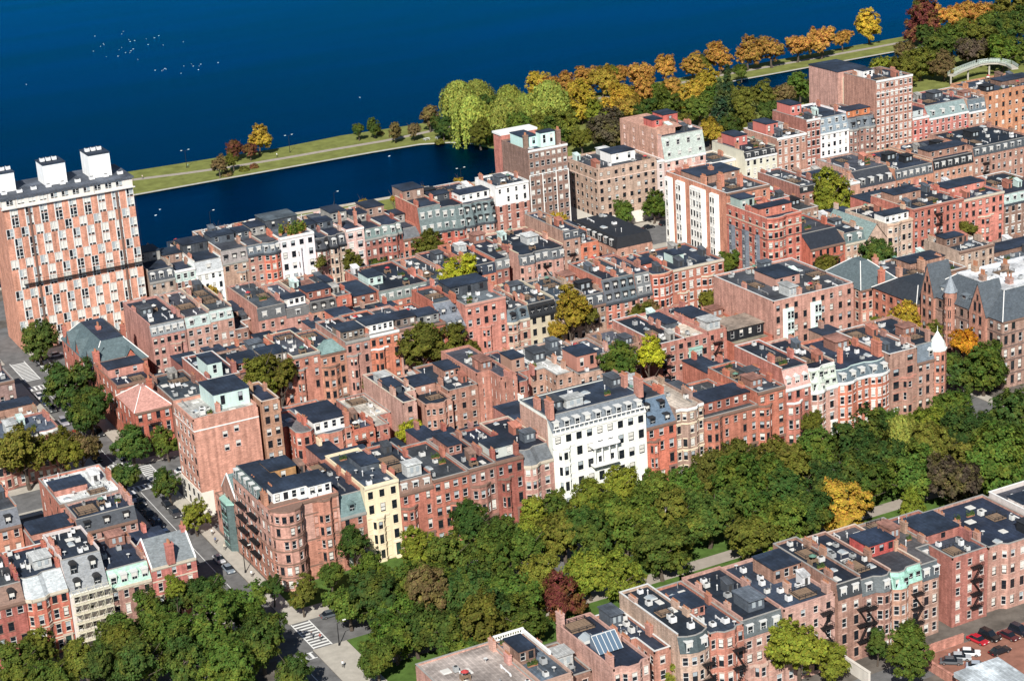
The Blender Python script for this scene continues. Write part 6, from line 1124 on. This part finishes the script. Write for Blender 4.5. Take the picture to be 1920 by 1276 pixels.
# low garden shrubs in front of the mall houses
def bush_mesh():
    r = random.Random(3); b = MB()
    for k in range(420):
        d = Vector((r.gauss(0, 1), r.gauss(0, 1), abs(r.gauss(0, .9)))).normalized(); leafq(b, d * (r.random() ** .4) + Vector((0, 0, .1)), d + Vector((0, 0, .5)), r.uniform(.08, .13), r)
    return b.mesh("shrub", [M_leaf])
BUSH = bush_mesh()
for i, (x, y, s) in enumerate([(-5 + k * 8.3 + _t.uniform(-2, 2), -3 + _t.uniform(-2, 2), _t.uniform(.9, 1.6)) for k in range(21)]):
    o = inst("shrub", BUSH, (x, y, .1), None, _t.random() * 6, (s, s, s), jit((.07, .12, .03), _t, .3)); tag(o, "low green front-garden shrub, %s along the mall house fronts" % nth(i + 1), "shrub", "front garden shrubs")
for i, (x, y, s, c) in enumerate([(198, 347, 2.2, 'o'), (203, 353, 2.0, 'm'), (210, 345, 2.4, 'g'), (215, 318, 2.2, 'o'), (110, 357.5, 2.4, 'b'), (118, 360, 2.2, 'o'), (123, 362, 2.0, 'r'), (186, 379, 1.8, 'b')]):
    o = inst("shrub", BUSH, (x, y, .1), None, i, (s, s, s * .9), TCOL[c][0]); tag(o, "%s shrub by the lagoon shore, %s from the left" % (TCOL[c][1], nth([110, 118, 123, 186, 198, 203, 210, 215].index(x) + 1)), "shrub", "shrubs on the lagoon shore")

# ------------------------------------------------------------------ vehicles
def car_meshes(kind):
    P = {}
    L, Wd, H_ = (2.25, .9, 1.42) if kind == 'sedan' else (2.35, .97, 1.85)
    def loft(prof, w0, w1, mi=0):
        b = MB(); n = len(prof)
        A_ = [(-w(z), y, z) for y, z, w in prof]; return A_
    b = MB(); hb = .82 if kind == 'sedan' else 1.0
    b.hexa([(-Wd + .08, -L + .12, .22), (Wd - .08, -L + .12, .22), (Wd - .08, L - .12, .22), (-Wd + .08, L - .12, .22)], [(-Wd, -L, .5), (Wd, -L, .5), (Wd, L, .5), (-Wd, L, .5)])
    b.hexa([(-Wd, -L, .501), (Wd, -L, .501), (Wd, L, .501), (-Wd, L, .501)], [(-Wd + .1, -L + .12, hb - .06), (Wd - .1, -L + .12, hb - .06), (Wd - .1, L - .2, hb), (-Wd + .1, L - .2, hb)])
    P['body'] = b.mesh("body", [M_car])
    y0, y1 = (-1.15, 1.75) if kind == 'sedan' else (-1.0, 2.15)
    b = MB(); b.hexa([(-Wd + .12, y0, hb - .02), (Wd - .12, y0, hb - .02), (Wd - .12, y1, hb - .02), (-Wd + .12, y1, hb - .02)], [(-Wd + .28, y0 + .75, H_ - .06), (Wd - .28, y0 + .75, H_ - .06), (Wd - .28, y1 - (.65 if kind == 'sedan' else .25), H_ - .06), (-Wd + .28, y1 - (.65 if kind == 'sedan' else .25), H_ - .06)]); P['cabin'] = b.mesh("cabin_glass", [M_glass])
    b = MB(); b.hexa([(-Wd + .26, y0 + .72, H_ - .059), (Wd - .26, y0 + .72, H_ - .059), (Wd - .26, y1 - (.62 if kind == 'sedan' else .22), H_ - .059), (-Wd + .26, y1 - (.62 if kind == 'sedan' else .22), H_ - .059)], [(-Wd + .34, y0 + .85, H_), (Wd - .34, y0 + .85, H_), (Wd - .34, y1 - (.75 if kind == 'sedan' else .35), H_), (-Wd + .34, y1 - (.75 if kind == 'sedan' else .35), H_)]); P['roof'] = b.mesh("roof", [M_car])
    b = MB(); b.tube((-.11, 0, 0), (.11, 0, 0), .32, n=12); b.tube((-.125, 0, 0), (.125, 0, 0), .2, n=10, mi=1); P['wheel'] = b.mesh("wheel", [M_tyre, M_rim])
    b = MB(); b.box(-.2, -.03, -.07, .2, .03, .07); P['headlight'] = b.mesh("headlight", [M_lamp])
    b = MB(); b.box(-.2, -.03, -.07, .2, .03, .07); P['taillight'] = b.mesh("tail_light", [mat("tail_red", (.4, .02, .02), rough=.3)])
    return P, L, Wd
CAR = {k: car_meshes(k) for k in ('sedan', 'suv')}
def car(label, x, y, rz, col, kind='sedan', z=.012):
    P, L, Wd = CAR[kind]; root = empty("parked_car", (x, y, z), label, "car", "cars parked and driving"); root.rotation_euler = (0, 0, rz)
    def put(n, k, loc, c=None):
        o = bpy.data.objects.new(n, P[k]); LINK(o); o.parent = root; o.location = loc
        if c: o.color = (*c, 1)
    put("body", 'body', (0, 0, 0), col); put("cabin_glass", 'cabin', (0, 0, 0)); put("roof", 'roof', (0, 0, 0), col)
    for sx in (-1, 1):
        for yy in (-L * .62, L * .6): put("wheel", 'wheel', (sx * (Wd - .1), yy, .32))
        put("headlight", 'headlight', (sx * (Wd - .3), -L + .0, .6)); put("tail_light", 'taillight', (sx * (Wd - .3), L + .0, .62))
H2 = pi / 2
for a in [("black suv waiting on the far avenue at the crossing", -11.5, 186.6, H2, (.01, .01, .012), 'suv'), ("white car beside the black suv on the far avenue", -6.4, 186.8, H2, (.7, .7, .7)), ("dark car at the far left of the far avenue", -20.5, 204, 0, (.02, .025, .03)),
          ("red car by the crosswalk at the far crossing", -14.6, 158.8, 0, (.35, .02, .02)), ("dark suv at the kerb near the pink-roofed corner house", -14.3, 117, 0, (.02, .025, .03), 'suv'), ("dark blue car north of the middle crosswalk", -14.3, 97.5, 0, (.02, .03, .06)),
          ("grey car in the shade beside the middle crosswalk", -19.2, 66, 0, (.12, .12, .13)), ("black car parked beside the pink apartment house", -14.4, 60.5, 0, (.012, .012, .014)), ("charcoal suv parked behind the black car at the pink apartment house", -14.4, 54.6, 0, (.05, .05, .055), 'suv'),
          ("white van-like car parked opposite the green gable house", -20.0, 33, 0, (.68, .7, .72), 'suv'), ("silver car parked in the cross street below the corner tower", -14.4, 24.3, 0, (.45, .46, .48)), ("grey-blue car parked nearest the mall in the cross street", -14.4, 18.2, 0, (.2, .24, .28)),
          ("dark car half hidden in tree shadow near the mall corner", -20.0, 12, 0, (.03, .03, .035)),
          ("bright red car in the parking court", 98.4, -99.4, .15, (.42, .015, .03)), ("black suv next to the red car in the parking court", 101.2, -99.6, .15, (.012, .012, .014), 'suv'), ("black car nearest the court pillar", 98.9, -105.2, H2, (.012, .012, .015)), ("dark wine car at the court's edge", 104.4, -101.5, .15, (.08, .015, .02)),
          ("navy suv at the picture's right edge in the court", 107.4, -101.3, .15, (.015, .018, .03), 'suv'), ("white sports car in the brick parking court", 93.6, -102.4, .9, (.75, .75, .75)), ("silver car beside the white sports car", 91.0, -102.8, .9, (.4, .42, .44)), ("dark grey car beneath the green yard tree", 88.6, -103.2, .9, (.09, .1, .11)), ("pale blue-grey car in front of the white sports car", 91.5, -107.4, .9, (.35, .4, .46)),
          ("dark car parked under the corner trees by the brown apartment hotel", 206.5, 187.6, H2, (.015, .018, .022), 'suv'), ("black car beside the hotel trees", 199.5, 187.6, H2, (.015, .018, .022))]: car(*a)

_cc = random.Random(17); CC = [((.02, .02, .024), "black"), ((.35, .36, .38), "silver"), ((.6, .6, .6), "white"), ((.10, .11, .12), "grey"), ((.03, .05, .1), "blue"), ((.25, .03, .03), "red")]
for x, ya, yb, sd in ((-20.0, -6, 70, "far kerb of the cross street below the middle crossing"), (-20.0, 98, 158, "far kerb of the cross street above the middle crossing"), (-14.4, 122, 156, "near kerb of the cross street by the slate corner house")):
    y = ya + 2; i_ = 0
    while y < yb:
        if _cc.random() < .72 and abs(y - 33) > 5 and abs(y - 12) > 5: c, n_ = _cc.choice(CC); i_ += 1; car("%s car, %s on the %s" % (n_, nth(i_), sd), x, y, 0, jit(c, _cc), _cc.choice(('sedan', 'suv')))
        y += 6.1
for x0_, x1_, y, sd in ((-4, 165, 76.6 + 2.4, "south kerb of the second street"), (196, 300, 79, "south kerb of the second street beyond the cross street"), (-4, 165, -15.3, "kerb along the mall house fronts")):
    x = x0_; i_ = 0
    while x < x1_:
        if _cc.random() < .7: c, n_ = _cc.choice(CC); i_ += 1; car("%s car, %s along the %s" % (n_, nth(i_), sd), x, y, H2, jit(c, _cc), _cc.choice(('sedan', 'suv')))
        x += 6.3 if y > 0 else 9.5
# ------------------------------------------------------------------ people
def person_mesh(walk):
    me = bpy.data.meshes.new("person"); s = .32 if walk else .06
    V = [(0, 0, .95), (0, 0, 1.15), (0, 0, 1.38), (0, 0, 1.5), (0, -.02, 1.62), (0, -.02, 1.76),
         (.1, 0, .9), (.1, -s * .6, .5), (.1, -s * .7, .06), (.1, -s * .7 - .16, .04), (-.1, 0, .9), (-.1, s * .35, .5), (-.1, s * .9, .1), (-.1, s * .9 - .16, .05),
         (.2, 0, 1.4), (.25, s * .3, 1.14), (.25, s * .1 - .1, .9), (-.2, 0, 1.4), (-.25, -s * .3, 1.14), (-.25, -s * .6, .92)]
    Ed = [(0, 1), (1, 2), (2, 3), (3, 4), (4, 5), (0, 6), (6, 7), (7, 8), (8, 9), (0, 10), (10, 11), (11, 12), (12, 13), (2, 14), (14, 15), (15, 16), (2, 17), (17, 18), (18, 19)]
    R_ = [.14, .14, .15, .06, .1, .08, .09, .065, .045, .04, .09, .065, .045, .04, .06, .045, .035, .06, .045, .035]
    me.from_pydata(V, Ed, []); o = bpy.data.objects.new("person", me); LINK(o)
    m = o.modifiers.new("s", 'SKIN'); sv = me.skin_vertices[0].data
    for k, v in enumerate(sv): v.radius = (R_[k] * (1.25 if k in (1, 2) else 1), R_[k]); v.use_root = k == 0
    o.modifiers.new("d", 'SUBSURF').levels = 1
    dg = bpy.context.evaluated_depsgraph_get(); ev = o.evaluated_get(dg); nm = bpy.data.meshes.new_from_object(ev); bpy.data.objects.remove(o)
    nm.name = "person"; nm.materials.clear()
    for mm in (M_cloth, M_darkframe, M_skin, M_bark): nm.materials.append(mm)
    for p in nm.polygons:
        z = p.center.z; p.use_smooth = True
        p.material_index = 1 if z < .93 and abs(p.center.x) < .2 else 2 if 1.5 < z < 1.68 and p.center.y < .03 else 3 if z > 1.56 else 0
    return nm
PM = [person_mesh(True), person_mesh(False)]
for i, (x, y, rz, c, w_, lb) in enumerate([(-10.7, -37.6, 0, (.6, .62, .66), 0, "person in pale top walking on the mall crossing path"), (-11.2, -22.5, .3, (.1, .1, .12), 0, "person in dark coat on the zebra crossing, nearer the kerb"), (-10.0, -24.2, 2.9, (.3, .08, .07), 0, "person in red top on the zebra crossing, nearer the mall"),
        (-11.0, 38.2, 0, (.7, .7, .68), 1, "person in white standing on the sidewalk by the pink apartment house"), (-11.9, 33.5, 3, (.12, .15, .25), 0, "person in navy walking past the green gable house"), (-11.4, 28.8, 0, (.55, .5, .4), 0, "person in beige on the sidewalk below the corner block"), (-11.2, 12, 3.1, (.8, .8, .8), 0, "person in white shirt near the corner block's base"),
        (136.9, 372.5, 1.6, (.8, .8, .8), 0, "jogger in white on the esplanade path beyond the red bushes"), (81.3, 376, 1.5, (.75, .6, .5), 0, "person on the esplanade path near the apartment tower"), (-8.8, -44, .2, (.08, .08, .1), 0, "person in black walking at the mall's far side of the path"), (101.8, 380.5, .5, (.2, .35, .3), 1, "person standing by the esplanade lamp post")]):
    o = inst("person", PM[1 if w_ else 0], (x, y, .13), None, rz, (1, 1, 1), c); tag(o, lb, "person", "people out walking")

# ------------------------------------------------------------------ street furniture and shore things
def lamp_post(label, x, y, h, arms=1, z=.1, col=None):
    root = empty("lamp_post", (x, y, z), label, "lamp post", "lamp posts")
    b = MB(); b.cyl(x, y, z, z + h, .13, .07, 8); b.build("post", M_iron, root); b = MB(); b.cyl(x, y, z, z + .6, .24, .16, 8); b.build("base", M_iron, root)
    for s in ((1,) if arms == 1 else (-1, 1)):
        b = MB(); b.tube((x, y, z + h - .1), (x + s * 1.6, y, z + h + .35), .05, n=5); b.build("arm", M_iron, root)
        b = MB(); b.box(x + s * 1.5 - .3, y - .14, z + h + .28, x + s * 1.5 + .4, y + .14, z + h + .42); b.build("lamp_head", M_lamp, root)
lamp_post("tall lamp post on the esplanade near the red bushes", 101.4, 381, 7, 2); lamp_post("tall lamp post on the esplanade lawn right of the golden tree", 144.0, 376, 7, 2)
lamp_post("lamp post on the lagoon bank above the roof garden house", 116, 262, 12, 1, .06); lamp_post("lamp post on the lagoon bank near the apartment tower", 71.9, 268, 12, 1, .06); lamp_post("twin lamp post on the lagoon bank behind the blank pink wall", 166, 262, 12, 2, .06)
lamp_post("dark lamp post at the mall zebra crossing", -7.6, -28.4, 5, 1, .12); lamp_post("dark lamp post on the sidewalk below the corner block", -11.6, 15, 6, 1, .12)
def table_mesh():
    b = MB(); b.box(-1.1, -.4, .72, 1.1, .4, .78); b.box(-1.1, -.85, .42, 1.1, -.6, .47); b.box(-1.1, .6, .42, 1.1, .85, .47)
    for x in (-.8, .8): b.box(x - .05, -.85, .36, x + .05, .85, .42); b.hexa([(x - .05, -.75, 0), (x + .05, -.75, 0), (x + .05, -.65, 0), (x - .05, -.65, 0)], [(x - .05, -.3, .72), (x + .05, -.3, .72), (x + .05, -.2, .72), (x - .05, -.2, .72)]); b.hexa([(x - .05, .65, 0), (x + .05, .65, 0), (x + .05, .75, 0), (x - .05, .75, 0)], [(x - .05, .2, .72), (x + .05, .2, .72), (x + .05, .3, .72), (x - .05, .3, .72)])
    return b.mesh("picnic_table", [M_white])
PT = table_mesh()
for (x, y), n in zip(((196.5, 356.2), (201.5, 355.0), (206.8, 351.6)), ("left", "middle", "right")): o = inst("picnic_table", PT, (x, y, .1), None, .1, (1.2, 1.2, 1.2)); tag(o, "white picnic table on the lagoon shore, %s one of three" % n, "table", "picnic tables on the shore")
def gull_mesh():
    b = MB(); n = 8
    for k in range(5):
        t0, t1 = k / 5, (k + 1) / 5; b.tube((0, -.5 + t0, .08 + .05 * t0), (0, -.5 + t1, .08 + .05 * t1), .18 * sin(pi * (t0 * .9 + .06)) + .02, .18 * sin(pi * (t1 * .9 + .06)) + .02, 6)
    b.tube((0, -.42, .14), (0, -.52, .3), .08, .09, 6); b.tube((0, -.52, .3), (0, -.7, .28), .07, .02, 6); b.hexa([(-.2, -.2, .14), (.2, -.2, .14), (.1, .55, .12), (-.1, .55, .12)], [(-.14, -.2, .24), (.14, -.2, .24), (.06, .6, .16), (-.06, .6, .16)]); return b.mesh("gull", [M_feather])
GM = gull_mesh(); _g = random.Random(12)
spots = [(165 + _g.gauss(0, 12), 660 + _g.gauss(0, 28)) for _ in range(26)] + [(170 + _g.gauss(0, 10), 582 + _g.gauss(0, 7)) for _ in range(12)]
for x, y in spots: tag(inst("gull", GM, (x, y, -.62), None, _g.random() * 6.28, (.62, .62, .62)), "white gull floating in the loose flock far out on the river", "gull", "gulls of the river flock")
for x, y, lb in ((174.1, 344.4, "white gull on the lagoon near its wooded end"), (72.7, 328.7, "white gull on the lagoon, upper of two near the tower"), (68.7, 321.8, "white gull on the lagoon, lower of two near the tower"), (95, 604, "lone white gull on the river left of the flock"), (210, 455, "lone white gull on the river off the golden tree")): tag(inst("gull", GM, (x, y, -.62), None, _g.random() * 6, (.85, .85, .85)), lb, "gull", "single gulls")
# arched footbridge
fb = empty("footbridge", (428, 288, 0), "pale green-white arched footbridge ramp at the far right above the roofs", "footbridge")
pts = [(414.6, 289.2, 4.5), (420.2, 291.0, 5.0), (426.5, 292.2, 5.5), (433.2, 293.2, 6.0), (437.6, 291.4, 6.3), (440.8, 288.2, 6.3), (441.5, 283.3, 6.0), (439.5, 277.2, 5.6)]
b = MB(); rl = MB(); ps = MB()
for p, q in zip(pts, pts[1:]):
    d = Vector(q) - Vector(p); nn = Vector((-d.y, d.x, 0)).normalized() * 1.5; P_, Q_ = Vector(p), Vector(q)
    b.hexa([tuple(P_ - nn + Vector((0, 0, -.6))), tuple(Q_ - nn + Vector((0, 0, -.6))), tuple(Q_ + nn + Vector((0, 0, -.6))), tuple(P_ + nn + Vector((0, 0, -.6)))], [tuple(P_ - nn), tuple(Q_ - nn), tuple(Q_ + nn), tuple(P_ + nn)])
    for s in (-1, 1):
        for hz in (.5, 1.0, 1.4): rl.tube(tuple(P_ + nn * s + Vector((0, 0, hz))), tuple(Q_ + nn * s + Vector((0, 0, hz))), .09, n=5)
        for k in range(6): t = k / 6; c_ = P_ + d * t + nn * s; rl.tube(tuple(c_), tuple(c_ + Vector((0, 0, 1.4))), .06, n=4)
for p in pts[::2]: ps = MB(); ps.cyl(p[0], p[1], 0, p[2] - .55, .4, .4, 8); ps.build("pier", M_conc, fb)
b.build("deck", M_conc, fb); rl.build("railing", M_metal, fb, (.5, .58, .53))
# yard walls, garage and parasol
def gwall(label, x0, y0, x1, y1, h, col, m=M_wall):
    b = MB(); b.box(x0, y0, 0, x1, y1, h); b.box(x0 - .08, y0 - .08, h + .001, x1 + .08, y1 + .08, h + .12); o = b.build("garden_wall", m, None, col); tag(o, label, "wall", "yard walls")
gwall("pale plastered yard wall beside the near green tree", 70.5, -101, 71.0, -92.6, 2.6, (.62, .58, .52), M_stone); gwall("low brick yard wall behind the parked silver cars", 84, -98.1, 96, -97.7, 1.8, SAL); gwall("brick yard wall left of the parking court", 83.4, -112, 83.8, -98.4, 2.0, SAL)
for k in range(9): gwall("brick alley wall, %s along the first alley" % nth(k + 1), 16 + k * 16.5, 37.6, 27 + k * 16.5, 37.95, 2.4, jit(SAL, _t))
g = empty("garage", (88, -125, 0), "low garage with pale grey metal roof at the bottom edge below the parked cars", "garage")
b = MB(); b.prism(rect(82, -126, 92, -112.5), 0, 3.4); b.build("wall", M_wall, g, SAL); b = MB(); b.hexa([(81.7, -126.3, 3.41), (92.3, -126.3, 3.41), (92.3, -112.2, 3.41), (81.7, -112.2, 3.41)], [(81.7, -126.3, 3.6), (92.3, -126.3, 3.6), (92.3, -112.2, 4.4), (81.7, -112.2, 4.4)]); b.build("roof", M_roof, g, (.5, .55, .58))
ps_ = empty("parasol", (-49, 28, 12.8), "red parasol on the planted roof terrace", "parasol"); b = MB(); b.cyl(-49, 28, 12.3, 14.6, .04, .04, 6); b.build("pole", M_iron, ps_); b = MB(); b.cyl(-49, 28, 14.4, 15.1, 1.5, .05, 8); b.build("canopy", M_cloth, ps_, (.5, .03, .05))
